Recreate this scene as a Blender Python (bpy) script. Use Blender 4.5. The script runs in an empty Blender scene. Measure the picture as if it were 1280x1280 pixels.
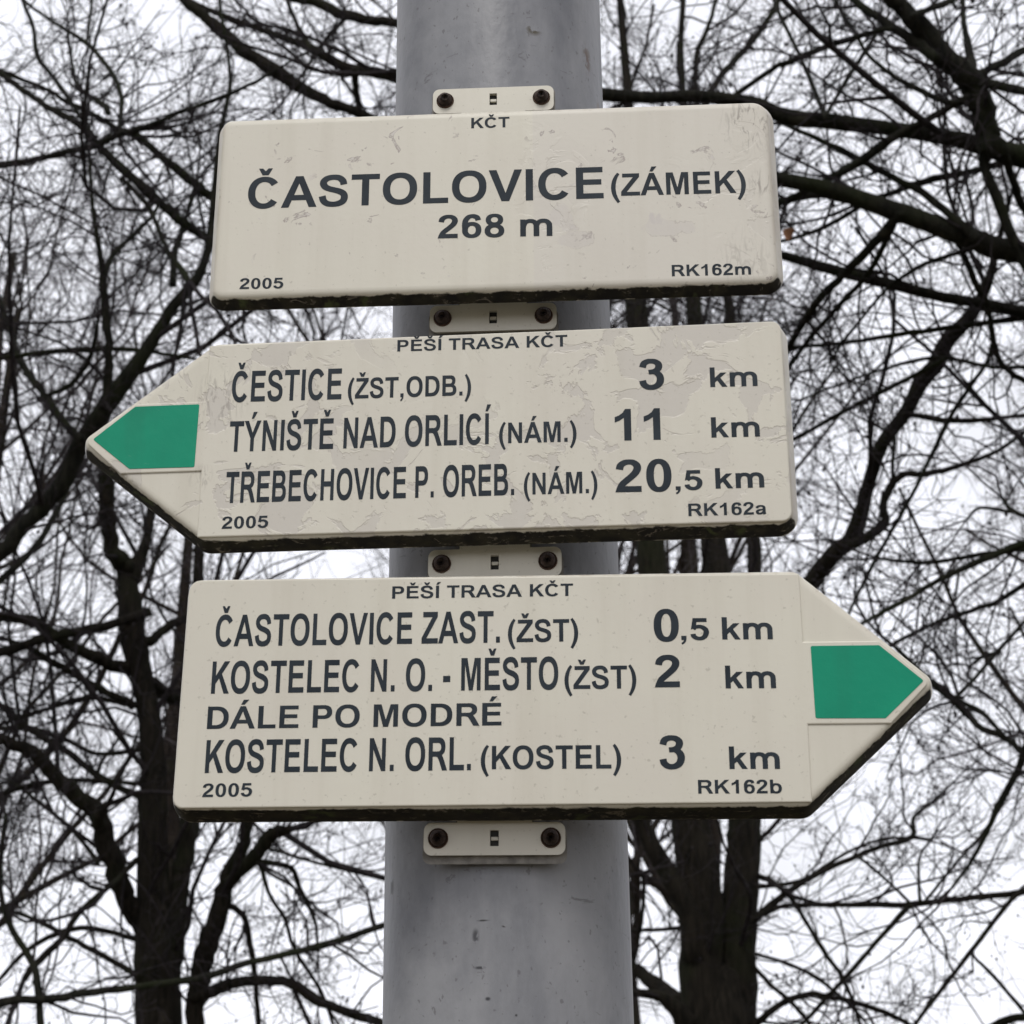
import bpy, math, random
import numpy as np
from mathutils import Vector, Matrix
from mathutils.geometry import tessellate_polygon

# ------------------------------------------------------------------ camera
scene = bpy.context.scene
cam_data = bpy.data.cameras.new("camera")
cam_data.sensor_width = 36.0
cam_data.lens = 36.0 * 2108.0 / 1280.0
cam_data.clip_start = 0.05
cam_data.clip_end = 2000.0
cam_data.dof.use_dof = True
cam_data.dof.focus_distance = 0.98
cam_data.dof.aperture_fstop = 26.0
cam = bpy.data.objects.new("camera", cam_data)
scene.collection.objects.link(cam)
cr = Vector((0.99953642, 0.02844807, -0.01084677))
cu = Vector((0.01983184, -0.33804361, 0.94092147))
cf = Vector((-0.02310072, 0.94070039, 0.33845108))
cam.matrix_world = Matrix(((cr.x, cu.x, -cf.x, 0.02803), (cr.y, cu.y, -cf.y, -0.93260),
                           (cr.z, cu.z, -cf.z, 1.60009), (0, 0, 0, 1)))
scene.camera = cam

# ------------------------------------------------------------------ sky (overcast)
SUN_EL, SUN_AZ = math.radians(50), math.radians(186)     # azimuth from +Y, clockwise: high behind the camera
world = bpy.data.worlds.new("World")
scene.world = world
world.use_nodes = True
nt = world.node_tree
nt.nodes.clear()
W = lambda t: nt.nodes.new(t)
out = W("ShaderNodeOutputWorld"); bg = W("ShaderNodeBackground")
sky = W("ShaderNodeTexSky"); sky.sky_type = 'NISHITA'; sky.sun_disc = False
sky.sun_elevation = SUN_EL; sky.sun_rotation = SUN_AZ
sky.air_density = 1.0; sky.dust_density = 4.0
geo = W("ShaderNodeTexCoord")
sep = W("ShaderNodeSeparateXYZ"); nt.links.new(geo.outputs["Generated"], sep.inputs[0])
# overcast layer: brighter towards the zenith, faint cloud mottling
ramp = W("ShaderNodeMapRange"); ramp.inputs[1].default_value = -0.02; ramp.inputs[2].default_value = 1.0
ramp.inputs[3].default_value = 11.7; ramp.inputs[4].default_value = 12.4
nt.links.new(sep.outputs[2], ramp.inputs[0])
noise = W("ShaderNodeTexNoise"); noise.inputs["Scale"].default_value = 7.0; noise.inputs["Detail"].default_value = 5.0
nt.links.new(geo.outputs["Generated"], noise.inputs["Vector"])
nr = W("ShaderNodeMapRange"); nr.inputs[1].default_value = 0.35; nr.inputs[2].default_value = 0.65
nr.inputs[3].default_value = 0.86; nr.inputs[4].default_value = 1.07
nt.links.new(noise.outputs["Fac"], nr.inputs[0])
mul = W("ShaderNodeMath"); mul.operation = 'MULTIPLY'
nt.links.new(ramp.outputs[0], mul.inputs[0]); nt.links.new(nr.outputs[0], mul.inputs[1])
tint = W("ShaderNodeMix"); tint.data_type = 'RGBA'; tint.blend_type = 'MULTIPLY'; tint.inputs[0].default_value = 1.0
tint.inputs[6].default_value = (0.955, 0.965, 1.03, 1)
nt.links.new(mul.outputs[0], tint.inputs[7])
mixc = W("ShaderNodeMix"); mixc.data_type = 'RGBA'; mixc.inputs[0].default_value = 0.94
nt.links.new(sky.outputs[0], mixc.inputs[6]); nt.links.new(tint.outputs[2], mixc.inputs[7])
nt.links.new(mixc.outputs[2], bg.inputs[0]); bg.inputs[1].default_value = 0.1
nt.links.new(bg.outputs[0], out.inputs[0])

# ------------------------------------------------------------------ sun behind the clouds
sd = bpy.data.lights.new("sun", 'SUN'); sd.energy = 1.5; sd.angle = math.radians(22); sd.color = (1.0, 0.97, 0.92)
sun = bpy.data.objects.new("sun", sd); scene.collection.objects.link(sun)
to_sun = Vector((math.sin(SUN_AZ) * math.cos(SUN_EL), math.cos(SUN_AZ) * math.cos(SUN_EL), math.sin(SUN_EL)))
sun.rotation_euler = to_sun.to_track_quat('Z', 'Y').to_euler()

vs = scene.view_settings
vs.view_transform = 'Standard'; vs.look = 'None'; vs.exposure = 0.0; vs.gamma = 1.0; vs.use_curve_mapping = False
scene.cycles.max_bounces = 5
scene.cycles.diffuse_bounces = 3

# ------------------------------------------------------------------ helpers
MM = 0.001
COL = scene.collection
def tag(o, label=None, cat=None, group=None, kind=None):
    if label: o["label"] = label
    if cat: o["category"] = cat
    if group: o["group"] = group
    if kind: o["kind"] = kind
    return o
def link(name, me, mat=None, parent=None, loc=None):
    o = bpy.data.objects.new(name, me)
    COL.objects.link(o)
    if mat: me.materials.append(mat)
    if parent: o.parent = parent
    if loc: o.location = loc
    return o
def empty(name, loc=(0, 0, 0), rot=(0, 0, 0)):
    o = bpy.data.objects.new(name, None); COL.objects.link(o)
    o.location = loc; o.rotation_euler = rot; o.empty_display_size = 0.1
    return o
def mesh(name, verts, faces, smooth=False):
    me = bpy.data.meshes.new(name)
    me.from_pydata([tuple(v) for v in verts], [], faces)
    if smooth: me.polygons.foreach_set("use_smooth", [True] * len(me.polygons))
    me.update()
    return me
def mesh_np(name, V, F, smooth=True):
    me = bpy.data.meshes.new(name)
    k = F.shape[1]
    me.vertices.add(len(V)); me.vertices.foreach_set("co", V.astype(np.float32).ravel())
    me.loops.add(F.size); me.loops.foreach_set("vertex_index", F.astype(np.int32).ravel())
    me.polygons.add(len(F)); me.polygons.foreach_set("loop_start", np.arange(0, F.size, k, dtype=np.int32))
    me.polygons.foreach_set("use_smooth", np.full(len(F), smooth))
    me.update(calc_edges=True)
    return me

# ------------------------------------------------------------------ materials
class N:
    def __init__(s, name):
        s.m = bpy.data.materials.new(name); s.m.use_nodes = True
        s.t = s.m.node_tree; s.b = s.t.nodes["Principled BSDF"]
        s.obj = s.n("ShaderNodeTexCoord").outputs["Object"]
    def n(s, t): return s.t.nodes.new(t)
    def l(s, a, b): s.t.links.new(a, b)
    def noise(s, scale, detail=3, dist=0.0, stretch=None, rough=0.5, off=None):
        x = s.n("ShaderNodeTexNoise"); x.inputs["Scale"].default_value = scale
        x.inputs["Detail"].default_value = detail; x.inputs["Distortion"].default_value = dist
        x.inputs["Roughness"].default_value = rough
        mp = s.n("ShaderNodeMapping"); s.l(s.obj, mp.inputs[0])
        if stretch: mp.inputs["Scale"].default_value = stretch
        if off: mp.inputs["Location"].default_value = off
        s.l(mp.outputs[0], x.inputs["Vector"])
        return x.outputs["Fac"]
    def rng(s, v, a, b, c=0.0, d=1.0, smooth=False):
        x = s.n("ShaderNodeMapRange"); x.inputs[1].default_value = a; x.inputs[2].default_value = b
        x.inputs[3].default_value = c; x.inputs[4].default_value = d
        if smooth: x.interpolation_type = 'SMOOTHSTEP'
        s.l(v, x.inputs[0]); return x.outputs[0]
    def math(s, op, a, b=None, clamp=False):
        x = s.n("ShaderNodeMath"); x.operation = op; x.use_clamp = clamp
        for i, v in enumerate((a, b)):
            if v is None: continue
            if isinstance(v, (int, float)): x.inputs[i].default_value = v
            else: s.l(v, x.inputs[i])
        return x.outputs[0]
    def mix(s, f, a, b):
        x = s.n("ShaderNodeMix"); x.data_type = 'RGBA'
        for i, v in ((0, f), (6, a), (7, b)):
            if isinstance(v, (int, float)): x.inputs[i].default_value = v
            elif isinstance(v, tuple): x.inputs[i].default_value = v + (1,)
            else: s.l(v, x.inputs[i])
        return x.outputs[2]
    def blob(s, p, radius, soft=0.5, squash=(1, 1, 1)):
        """1 inside an ellipsoid round object point p, fading out"""
        mp = s.n("ShaderNodeVectorMath"); mp.operation = 'SUBTRACT'; s.l(s.obj, mp.inputs[0]); mp.inputs[1].default_value = p
        m2 = s.n("ShaderNodeVectorMath"); m2.operation = 'MULTIPLY'; s.l(mp.outputs[0], m2.inputs[0]); m2.inputs[1].default_value = squash
        ln = s.n("ShaderNodeVectorMath"); ln.operation = 'LENGTH'; s.l(m2.outputs[0], ln.inputs[0])
        return s.rng(ln.outputs["Value"], radius * soft, radius, 1.0, 0.0, True)
    def bump(s, h, dist, strength=1.0):
        x = s.n("ShaderNodeBump"); x.inputs["Distance"].default_value = dist; x.inputs["Strength"].default_value = strength
        s.l(h, x.inputs["Height"]); s.l(x.outputs[0], s.b.inputs["Normal"])
    def set(s, color=None, rough=None, metal=None, spec=None):
        for k, v in (("Base Color", color), ("Roughness", rough), ("Metallic", metal), ("Specular IOR Level", spec)):
            if v is None: continue
            if isinstance(v, tuple): s.b.inputs[k].default_value = v + (1,)
            elif isinstance(v, (int, float)): s.b.inputs[k].default_value = v
            else: s.l(v, s.b.inputs[k])
        return s

CREAM = (0.578, 0.555, 0.472)
def sign_material(name, peel, seed, film_x=None, scuff=None, streak=False):
    n = N(name)
    o = (seed * 1.7, 0, seed * 0.9)
    col = n.mix(n.rng(n.noise(9, 4, off=o), 0.3, 0.7), CREAM, (0.545, 0.518, 0.445))
    # sun-bleached / greyer blotches of the aged film
    big = n.rng(n.noise(22, 2, 0.3, (1, 1, 1.3), off=o), 0.42, 0.62)
    col = n.mix(n.math('MULTIPLY', big, 0.25), col, (0.545, 0.505, 0.445))
    h = n.math('MULTIPLY', n.noise(260, 3, off=o), 0.16)
    if film_x is not None:
        sx = n.n("ShaderNodeSeparateXYZ"); n.l(n.obj, sx.inputs[0])
        f = n.rng(sx.outputs[0], film_x, film_x + 0.0008)
        col = n.mix(n.math('MULTIPLY', f, 0.55), col, (0.530, 0.500, 0.450))
        wob = n.math('MULTIPLY', n.math('SUBTRACT', n.noise(70, 6, 1.0, (1, 1, 1), 0.6), 0.5), 2.6)
        for c_, r_, q_ in (((0.0385, 0, -0.0135), 0.0095, (1, 1, 0.62)), ((0.045, 0, -0.028), 0.0115, (0.7, 1, 1.6)), ((0.098, 0, -0.022), 0.014, (0.6, 1, 1.8))):
            b_ = n.math('ADD', n.blob(c_, r_, 0.2, q_), wob)
            col = n.mix(n.math('MULTIPLY', n.rng(b_, 0.44, 0.56), 0.40), col, (0.470, 0.438, 0.415))
            e_ = n.math('SUBTRACT', 1.0, n.rng(n.math('ABSOLUTE', n.math('SUBTRACT', b_, 0.42)), 0.0, 0.07), True)
            col = n.mix(n.math('MULTIPLY', n.math('MULTIPLY', e_, n.rng(n.noise(45, 2, off=(5, 0, 2)), 0.45, 0.6)), 0.5), col, (0.25, 0.215, 0.20))
    if peel > 0:
        p = n.noise(36, 5, 0.9, (1.0, 1, 1.1), 0.58, off=o)
        area = n.rng(n.noise(8, 1, off=(o[0] + 3, 0, o[2] + 5)), 0.52 - 0.12 * peel, 0.62 - 0.12 * peel)
        if film_x is not None:
            area = n.math('MULTIPLY', area, n.rng(sx.outputs[0], 0.01, 0.03))
        patch = n.math('MULTIPLY', n.rng(p, 0.530, 0.552), area)
        edge = n.math('SUBTRACT', 1.0, n.rng(n.math('ABSOLUTE', n.math('SUBTRACT', p, 0.54)), 0.0, 0.012), True)
        edge = n.math('MULTIPLY', n.math('MULTIPLY', edge, area), n.rng(n.noise(60, 2, off=(o[0] + 9, 0, 0)), 0.42, 0.6))
        col = n.mix(n.math('MULTIPLY', patch, 0.52 * min(1, 0.25 + peel)), col, (0.440, 0.410, 0.380))
        col = n.mix(n.math('MULTIPLY', edge, 0.38 if peel > 0.6 else 0.12), col, (0.27, 0.235, 0.20))
        h = n.math('ADD', h, n.math('MULTIPLY', patch, -0.45))
    # rain streaks and fine soiling
    st = n.rng(n.noise(26, 5, 0.1, (1.6, 1, 0.10), 0.6, off=(o[0] + 11, 0, 0)), 0.48, 0.74)
    col = n.mix(n.math('MULTIPLY', st, 0.30), col, (0.40, 0.365, 0.29))
    sp = n.rng(n.noise(420, 3, 0.2, off=o), 0.66, 0.72)
    col = n.mix(n.math('MULTIPLY', sp, 0.35), col, (0.22, 0.20, 0.16))
    if scuff:
        for (p, r, sq, a) in scuff:
            b = n.math('MULTIPLY', n.blob(p, r, 0.1, sq), n.rng(n.noise(110, 5, 2.5, (1.8, 1, 0.5), 0.6, off=o), 0.50, 0.62))
            col = n.mix(n.math('MULTIPLY', b, a), col, (0.16, 0.14, 0.12))
    # dirt: algae and soot held on the lower return (painted per vertex), broken up by noise
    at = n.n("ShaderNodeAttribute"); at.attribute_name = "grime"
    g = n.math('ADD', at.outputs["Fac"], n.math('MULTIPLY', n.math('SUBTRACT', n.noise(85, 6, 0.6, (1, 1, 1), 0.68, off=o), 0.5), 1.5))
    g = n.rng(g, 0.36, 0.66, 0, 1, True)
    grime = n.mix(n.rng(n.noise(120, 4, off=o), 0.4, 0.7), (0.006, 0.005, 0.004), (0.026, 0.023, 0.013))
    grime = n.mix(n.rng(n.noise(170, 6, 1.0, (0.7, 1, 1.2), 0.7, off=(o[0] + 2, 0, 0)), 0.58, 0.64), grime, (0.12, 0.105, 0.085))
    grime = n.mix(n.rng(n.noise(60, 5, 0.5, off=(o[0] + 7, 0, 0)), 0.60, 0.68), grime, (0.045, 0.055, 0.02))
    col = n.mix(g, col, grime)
    # faint run-off along the sign's rim
    at2 = n.n("ShaderNodeAttribute"); at2.attribute_name = "rim"
    rm = n.math('MULTIPLY', at2.outputs["Fac"], n.rng(n.noise(55, 4, 0, (3, 1, 0.5), off=o), 0.40, 0.66))
    col = n.mix(n.math('MULTIPLY', rm, 0.55), col, (0.30, 0.245, 0.18))
    n.set(color=col, rough=n.rng(g, 0, 1, 0.42, 0.9), spec=0.35)
    n.bump(h, 0.0008, 0.5)
    return n.m

def flat_material(name, color, rough=0.5, var=0.12, scale=60, spec=0.4, bump=0.0, metal=0.0):
    n = N(name)
    f = n.rng(n.noise(scale, 4), 0.3, 0.7)
    col = n.mix(n.math('MULTIPLY', f, 1.0), tuple(c * (1 - var) for c in color), tuple(min(1, c * (1 + var)) for c in color))
    n.set(color=col, rough=rough, spec=spec, metal=metal)
    if bump: n.bump(n.noise(scale * 2, 4), bump)
    return n.m

def bark_material(name, c0, c1, moss=0.0):
    n = N(name)
    f = n.rng(n.noise(14, 6, 0.5, (3, 3, 0.5), 0.6), 0.35, 0.65)
    col = n.mix(f, c0, c1)
    if moss:
        col = n.mix(n.math('MULTIPLY', n.rng(n.noise(3.5, 5), 0.50, 0.62), moss), col, (0.022, 0.028, 0.011))
    col = n.mix(n.rng(n.noise(7, 5, off=(3, 3, 3)), 0.66, 0.74), col, tuple(1.7 * c for c in c1))
    n.set(color=col, rough=0.92, spec=0.1)
    n.bump(n.noise(20, 6, 0.8, (3, 3, 0.6), 0.65), 0.02, 0.9)
    return n.m

def pole_material():
    n = N("grey_painted_steel")
    cloud = n.rng(n.noise(14, 6, 0.4, (1, 1, 0.7), 0.62), 0.36, 0.64)
    col = n.mix(cloud, (0.118, 0.122, 0.136), (0.232, 0.236, 0.248))
    col = n.mix(n.math('MULTIPLY', n.rng(n.noise(42, 5, 0, (1, 1, 0.16), 0.6), 0.45, 0.7), 0.35), col, (0.30, 0.30, 0.31))
    col = n.mix(n.math('MULTIPLY', n.rng(n.noise(330, 2, 0.2, (1, 1, 0.8), 0.5), 0.67, 0.72), 0.6), col, (0.09, 0.085, 0.09))
    col = n.mix(n.math('MULTIPLY', n.rng(n.noise(75, 6, 1.5, (0.6, 0.6, 1.6), 0.7, off=(4, 1, 2)), 0.645, 0.68), 0.6), col, (0.08, 0.075, 0.08))
    for p, r, sq, c in POLE_MARKS:
        w = n.math('MULTIPLY', n.blob(p, r * 0.75, 0.25, sq), n.rng(n.noise(190, 4, 0.8), 0.40, 0.50))
        col = n.mix(w, col, c)
    n.set(color=col, rough=n.rng(cloud, 0, 1, 0.34, 0.50), metal=0.0, spec=0.38)
    n.bump(n.noise(180, 4, 0, (1, 1, 0.6)), 0.0006, 0.6)
    return n.m
def on_pole(x, z):   # a point on the front of the pole
    return (x, -math.sqrt(0.0665 ** 2 - x * x), z)
POLE_MARKS = [
    (on_pole(0.0232, 2.226), 0.0085, (1, 1, 1.2), (0.055, 0.045, 0.025)),
    (on_pole(0.0560, 2.222), 0.0130, (1.6, 1.6, 0.7), (0.10, 0.07, 0.055)),
    (on_pole(0.0630, 2.190), 0.0100, (1.2, 1.2, 0.5), (0.13, 0.10, 0.08)),
    (on_pole(-0.0370, 2.172), 0.0060, (1, 1, 1), (0.12, 0.075, 0.07)),
    (on_pole(-0.0600, 1.716), 0.0075, (1.6, 1.6, 0.8), (0.012, 0.012, 0.012)),
    (on_pole(-0.0105, 1.694), 0.0022, (0.35, 1, 2.5), (0.03, 0.03, 0.03)),
    (on_pole(-0.0140, 1.6865), 0.0030, (0.9, 1, 0.45), (0.05, 0.05, 0.055)),
    (on_pole(-0.0120, 1.671), 0.0022, (0.4, 1, 1.5), (0.04, 0.04, 0.045)),
    (on_pole(-0.0080, 1.656), 0.0018, (0.7, 1, 1), (0.03, 0.03, 0.035)),
    (on_pole(0.0060, 1.648), 0.0012, (1, 1, 1), (0.03, 0.03, 0.03)),
    (on_pole(0.0005, 1.691), 0.0020, (0.8, 1, 1.6), (0.035, 0.03, 0.03)),
    (on_pole(-0.0020, 1.628), 0.0026, (0.35, 1, 2.0), (0.05, 0.05, 0.05)),
    (on_pole(-0.0060, 1.606), 0.0022, (0.6, 1, 1.2), (0.03, 0.03, 0.03)),
    (on_pole(0.0460, 1.625), 0.0050, (1, 1, 0.6), (0.07, 0.065, 0.07)),
]
def ink_material():
    n = N("dark_slate_ink")
    col = n.mix(n.rng(n.noise(60, 4), 0.35, 0.65), (0.010, 0.016, 0.023), (0.019, 0.027, 0.035))
    col = n.mix(n.rng(n.noise(300, 5, 0.8, (1, 1, 1), 0.7), 0.735, 0.76), col, (0.40, 0.37, 0.31))
    n.set(color=col, rough=0.62, spec=0.22)
    return n.m
M_INK = ink_material()
def green_material():
    n = N("green_marker_film")
    col = n.mix(n.rng(n.noise(24, 4), 0.3, 0.7), (0.001, 0.215, 0.124), (0.002, 0.250, 0.142))
    col = n.mix(n.rng(n.noise(260, 5, 1.5, (0.5, 1, 1.6), 0.7), 0.68, 0.72), col, (0.10, 0.30, 0.20))
    col = n.mix(n.math('MULTIPLY', n.rng(n.noise(30, 5, 0.2, (1.6, 1, 0.2), 0.6), 0.5, 0.8), 0.4), col, (0.01, 0.13, 0.08))
    n.set(color=col, rough=0.5, spec=0.2)
    n.bump(n.noise(200, 3), 0.0003, 0.5)
    return n.m
M_GREEN = green_material()
M_PLATE = None
M_SCREW = flat_material("rusty_screw", (0.050, 0.034, 0.028), 0.65, 0.6, 500, 0.4, 0.0005, 0.5)
M_WASHER = flat_material("rusted_washer", (0.10, 0.055, 0.036), 0.8, 0.5, 300)
M_HOLE = flat_material("slot_shade", (0.030, 0.030, 0.028), 0.8, 0.3, 200)  # near-black tone painting the shade inside the mounting plate's slot
M_BARK_DARK = bark_material("dark_bark", (0.008, 0.0075, 0.006), (0.026, 0.022, 0.017), 0.35)
M_BARK_MOSS = bark_material("mossy_bark", (0.008, 0.0085, 0.007), (0.025, 0.024, 0.018), 0.5)
M_BARK_BROWN = bark_material("brown_bark", (0.010, 0.008, 0.007), (0.032, 0.025, 0.020), 0.2)
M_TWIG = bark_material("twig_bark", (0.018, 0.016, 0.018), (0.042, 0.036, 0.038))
M_FAR = bark_material("far_twig_bark_hazed", (0.045, 0.040, 0.044), (0.09, 0.078, 0.082))  # bark tone paled and purpled: sky glow over distant twigs put into the colour
M_LEAF = flat_material("dead_leaf", (0.22, 0.11, 0.06), 0.8, 0.3, 30)

# ------------------------------------------------------------------ ground
def build_ground():
    n = N("leaf_litter_ground")
    c = n.mix(n.rng(n.noise(0.4, 6), 0.42, 0.58), (0.075, 0.085, 0.035), (0.15, 0.11, 0.07))
    c = n.mix(n.rng(n.noise(6, 6), 0.45, 0.7), c, (0.10, 0.065, 0.04))
    n.set(color=c, rough=0.95); n.bump(n.noise(8, 6), 0.05)
    k, S = 60, 300.0
    rnd = random.Random(3)
    vs_ = [((i / k - .5) * 2 * S, (j / k - .5) * 2 * S, 0 if abs(i / k - .5) < .05 and abs(j / k - .5) < .05 else rnd.uniform(-.15, .15)) for j in range(k + 1) for i in range(k + 1)]
    fs = [(j * (k + 1) + i, j * (k + 1) + i + 1, (j + 1) * (k + 1) + i + 1, (j + 1) * (k + 1) + i) for j in range(k) for i in range(k)]
    g = link("ground", mesh("ground", vs_, fs, True), n.m)
    tag(g, "grassy park ground under fallen leaves", None, None, "structure")
build_ground()

# ------------------------------------------------------------------ lettering
CAP = 1466.0
def arc(cx, cy, rx, ry, a0, a1, n=16, e=2.25):
    pts = []
    for i in range(n + 1):
        a = math.radians(a0 + (a1 - a0) * i / n); c, s = math.cos(a), math.sin(a)
        pts.append((cx + rx * math.copysign(abs(c) ** (2 / e), c), cy + ry * math.copysign(abs(s) ** (2 / e), s)))
    return pts
def ring(cx, cy, rx, ry, n=36, e=2.25): return arc(cx, cy, rx, ry, 0, 360, n, e)[:-1]
P_ = lambda outer, *holes: ('P', outer, holes)
S_ = lambda *pts: ('S', pts)
G = {
 ' ': (569, []),
 'E': (1366, [P_([(149,0),(149,1466),(1236,1466),(1236,1218),(445,1218),(445,893),(1181,893),(1181,646),(445,646),(445,247),(1264,247),(1264,0)])]),
 'T': (1251, [P_([(479,0),(479,1218),(44,1218),(44,1466),(1209,1466),(1209,1218),(775,1218),(775,0)])]),
 'L': (1251, [P_([(157,0),(157,1466),(453,1466),(453,247),(1189,247),(1189,0)])]),
 'H': (1479, [P_([(150,0),(150,1466),(446,1466),(446,889),(1026,889),(1026,1466),(1322,1466),(1322,0),(1026,0),(1026,641),(446,641),(446,0)])]),
 'I': (569, [P_([(147,0),(147,1466),(443,1466),(443,0)])]),
 'K': (1479, [P_([(153,0),(153,1466),(449,1466),(449,815),(1047,1466),(1445,1466),(893,895),(1475,0),(1092,0),(689,688),(449,443),(449,0)])]),
 'M': (1706, [P_([(145,0),(145,1466),(588,1466),(854,466),(1117,1466),(1561,1466),(1561,0),(1286,0),(1286,1154),(995,0),(710,0),(420,1154),(420,0)])]),
 'N': (1479, [P_([(152,0),(152,1466),(440,1466),(1040,487),(1040,1466),(1315,1466),(1315,0),(1018,0),(427,956),(427,0)])]),
 'A': (1479, [P_([(1471,0),(1149,0),(1021,333),(435,333),(314,0),(0,0),(571,1466),(884,1466)], [(926,580),(724,1124),(526,580)])]),
 'V': (1366, [P_([(523,0),(-1,1466),(320,1466),(691,381),(1050,1466),(1364,1466),(839,0)])]),
 'Y': (1366, [P_([(532,0),(532,617),(-5,1466),(342,1466),(687,886),(1025,1466),(1366,1466),(827,615),(827,0)])]),
 'Z': (1251, [P_([(27,0),(27,267),(795,1218),(114,1218),(114,1466),(1192,1466),(1192,1236),(380,247),(1223,247),(1223,0)])]),
 'D': (1479, [P_([(148,0),(148,1466)] + arc(660,733,731,733,90,-90,26,2.35), [(444,248),(444,1218)] + arc(620,733,467,485,90,-90,22,2.35))]),
 'B': (1479, [P_([(150,0),(150,1466)] + arc(850,1085,433,381,90,-52,14,2.3) + arc(860,420,518,420,52,-90,16,2.3),
       [(446,882),(446,1222)] + arc(790,1052,205,170,90,-90,12), [(446,247),(446,638)] + arc(860,443,215,195,90,-90,12))]),
 'P': (1366, [P_([(149,0),(149,1466)] + arc(780,1014,484,452,90,-90,20,2.3) + [(445,562),(445,0)], [(445,796),(445,1218)] + arc(760,1007,205,211,90,-90,12))]),
 'R': (1479, [P_([(148,0),(148,1466)] + arc(850,1055,490,411,90,-62,18,2.3) + [(1190,560),(1290,385),(1475,0),(1121,0),(900,420),(800,570),(680,612),(444,612),(444,0)],
       [(444,846),(444,1218)] + arc(830,1032,207,186,90,-90,12))]),
 'O': (1593, [P_(ring(796,733,707,758,44), ring(796,733,401,505,40))]),
 'C': (1479, [P_(arc(760,733,672,758,36,324,40,2.15)[::1] + arc(752,733,362,505,325,35,34,2.2))]),
 'S': (1366, [S_((1092,1010,140),(1050,1180,142),(900,1325,132),(670,1368,123),(420,1325,130),(272,1200,142),(248,1060,148),(330,920,140),(500,825,128),(700,765,128),(900,700,134),(1075,590,142),(1130,430,146),(1075,240,142),(900,130,132),(670,95,122),(420,140,132),(270,280,142),(212,490,146))]),
 '0': (1139, [P_(ring(557,723,476,749,40,2.3), ring(557,723,185,520,34,2.3))]),
 '8': (1139, [P_(ring(567,1088,432,384,32), ring(567,1090,172,166,24)), P_(ring(567,400,486,425,34), ring(567,398,205,205,26))]),
 '6': (1139, [P_(ring(585,480,478,505,36), ring(590,475,193,268,28)), S_((905,1088,142),(850,1255,140),(720,1335,132),(600,1352,121),(430,1300,130),(300,1120,140),(245,900,138),(240,600,134))]),
 '3': (1139, [S_((215,1060,136),(270,1240,136),(400,1335,126),(545,1357,116),(720,1325,126),(845,1215,138),(862,1075,142),(790,925,134),(640,850,118),(450,826,112)),
       S_((600,850,100),(760,790,122),(885,650,142),(915,440,146),(845,240,140),(700,125,128),(535,92,117),(370,135,128),(245,260,136),(205,430,138))]),
 '5': (1139, [P_([(213,1446),(970,1446),(970,1187),(424,1187),(375,880),(150,700),(100,700)]),
       S_((235,720,118),(340,830,112),(480,880,116),(620,880,120),(800,790,136),(915,640,146),(922,440,148),(845,240,140),(700,125,128),(545,94,117),(370,140,128),(240,270,138),(215,400,142))]),
 '2': (1139, [S_((215,1015,138),(260,1195,140),(400,1320,128),(570,1355,117),(740,1325,128),(870,1200,142),(890,1040,146),(810,860,142),(660,690,136),(480,520,134),(320,360,130),(235,210,120),(215,110,110)),
       P_([(48,0),(100,200),(190,262),(1036,262),(1036,0)])]),
 '1': (1139, [P_([(806,0),(525,0),(525,1059),(350,930),(162,846),(162,1101),(330,1175),(480,1300),(578,1472),(806,1472)])]),
 'k': (1139, [P_([(137,0),(137,1466),(418,1466),(418,688),(747,1062),(1093,1062),(730,674),(1119,0),(816,0),(549,477),(418,340),(418,0)])]),
 'm': (1821, [P_([(126,0),(126,1062),(385,1062),(407,900),(407,0)]),
       S_((300,640,120),(360,830,122),(470,930,124),(620,962,122),(780,920,130),(890,790,138),(921,620,140),(922,0,140)),
       S_((930,640,120),(1000,830,122),(1110,930,124),(1260,962,122),(1420,920,130),(1530,790,138),(1561,620,140),(1562,0,140))]),
 'a': (1139, [S_((205,720,128),(260,870,124),(400,960,116),(590,978,106),(760,940,120),(850,830,138),(868,690,142),(868,330,142),(880,150,142),(930,0,146)),
       S_((860,590,85),(640,540,90),(400,490,110),(245,390,130),(222,270,136),(290,130,124),(440,88,108),(610,120,110),(750,230,110),(830,380,100))]),
 'b': (1251, [P_([(135,0),(135,1466),(416,1466),(416,0)]), P_(ring(660,530,508,556,34), ring(650,530,228,330,28))]),
 '(': (682, [S_((560,1491,90),(400,1250,112),(275,930,136),(225,540,146),(275,150,136),(400,-170,112),(560,-431,90))]),
 ')': (682, [S_((120,1491,90),(280,1250,112),(405,930,136),(455,540,146),(405,150,136),(280,-170,112),(120,-431,90))]),
 '.': (569, [P_([(147,0),(147,281),(428,281),(428,0)])]),
 ',': (569, [P_([(140,0),(140,281),(421,281),(421,80),(390,-90),(300,-220),(190,-305),(132,-190),(230,-110),(270,0)])]),
 '-': (682, [P_([(80,390),(80,671),(605,671),(605,390)])]),
}
CARON = [(-290,1880),(-115,1880),(0,1750),(115,1880),(290,1880),(125,1560),(-125,1560)]
ACUTE = [(-130,1565),(60,1565),(330,1890),(10,1890)]
ACC = {'Č': ('C', 780, 0), 'Ě': ('E', 700, 0), 'Š': ('S', 670, 0), 'Ž': ('Z', 640, 0), 'Ř': ('R', 700, 0),
       'Á': ('A', 730, 1), 'Í': ('I', 295, 1), 'Ý': ('Y', 683, 1), 'É': ('E', 690, 1)}
for ch, (base, cx, k) in ACC.items():
    adv, pc = G[base]
    G[ch] = (adv, pc + [P_([(x + cx, y) for x, y in (ACUTE if k else CARON)])])
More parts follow.
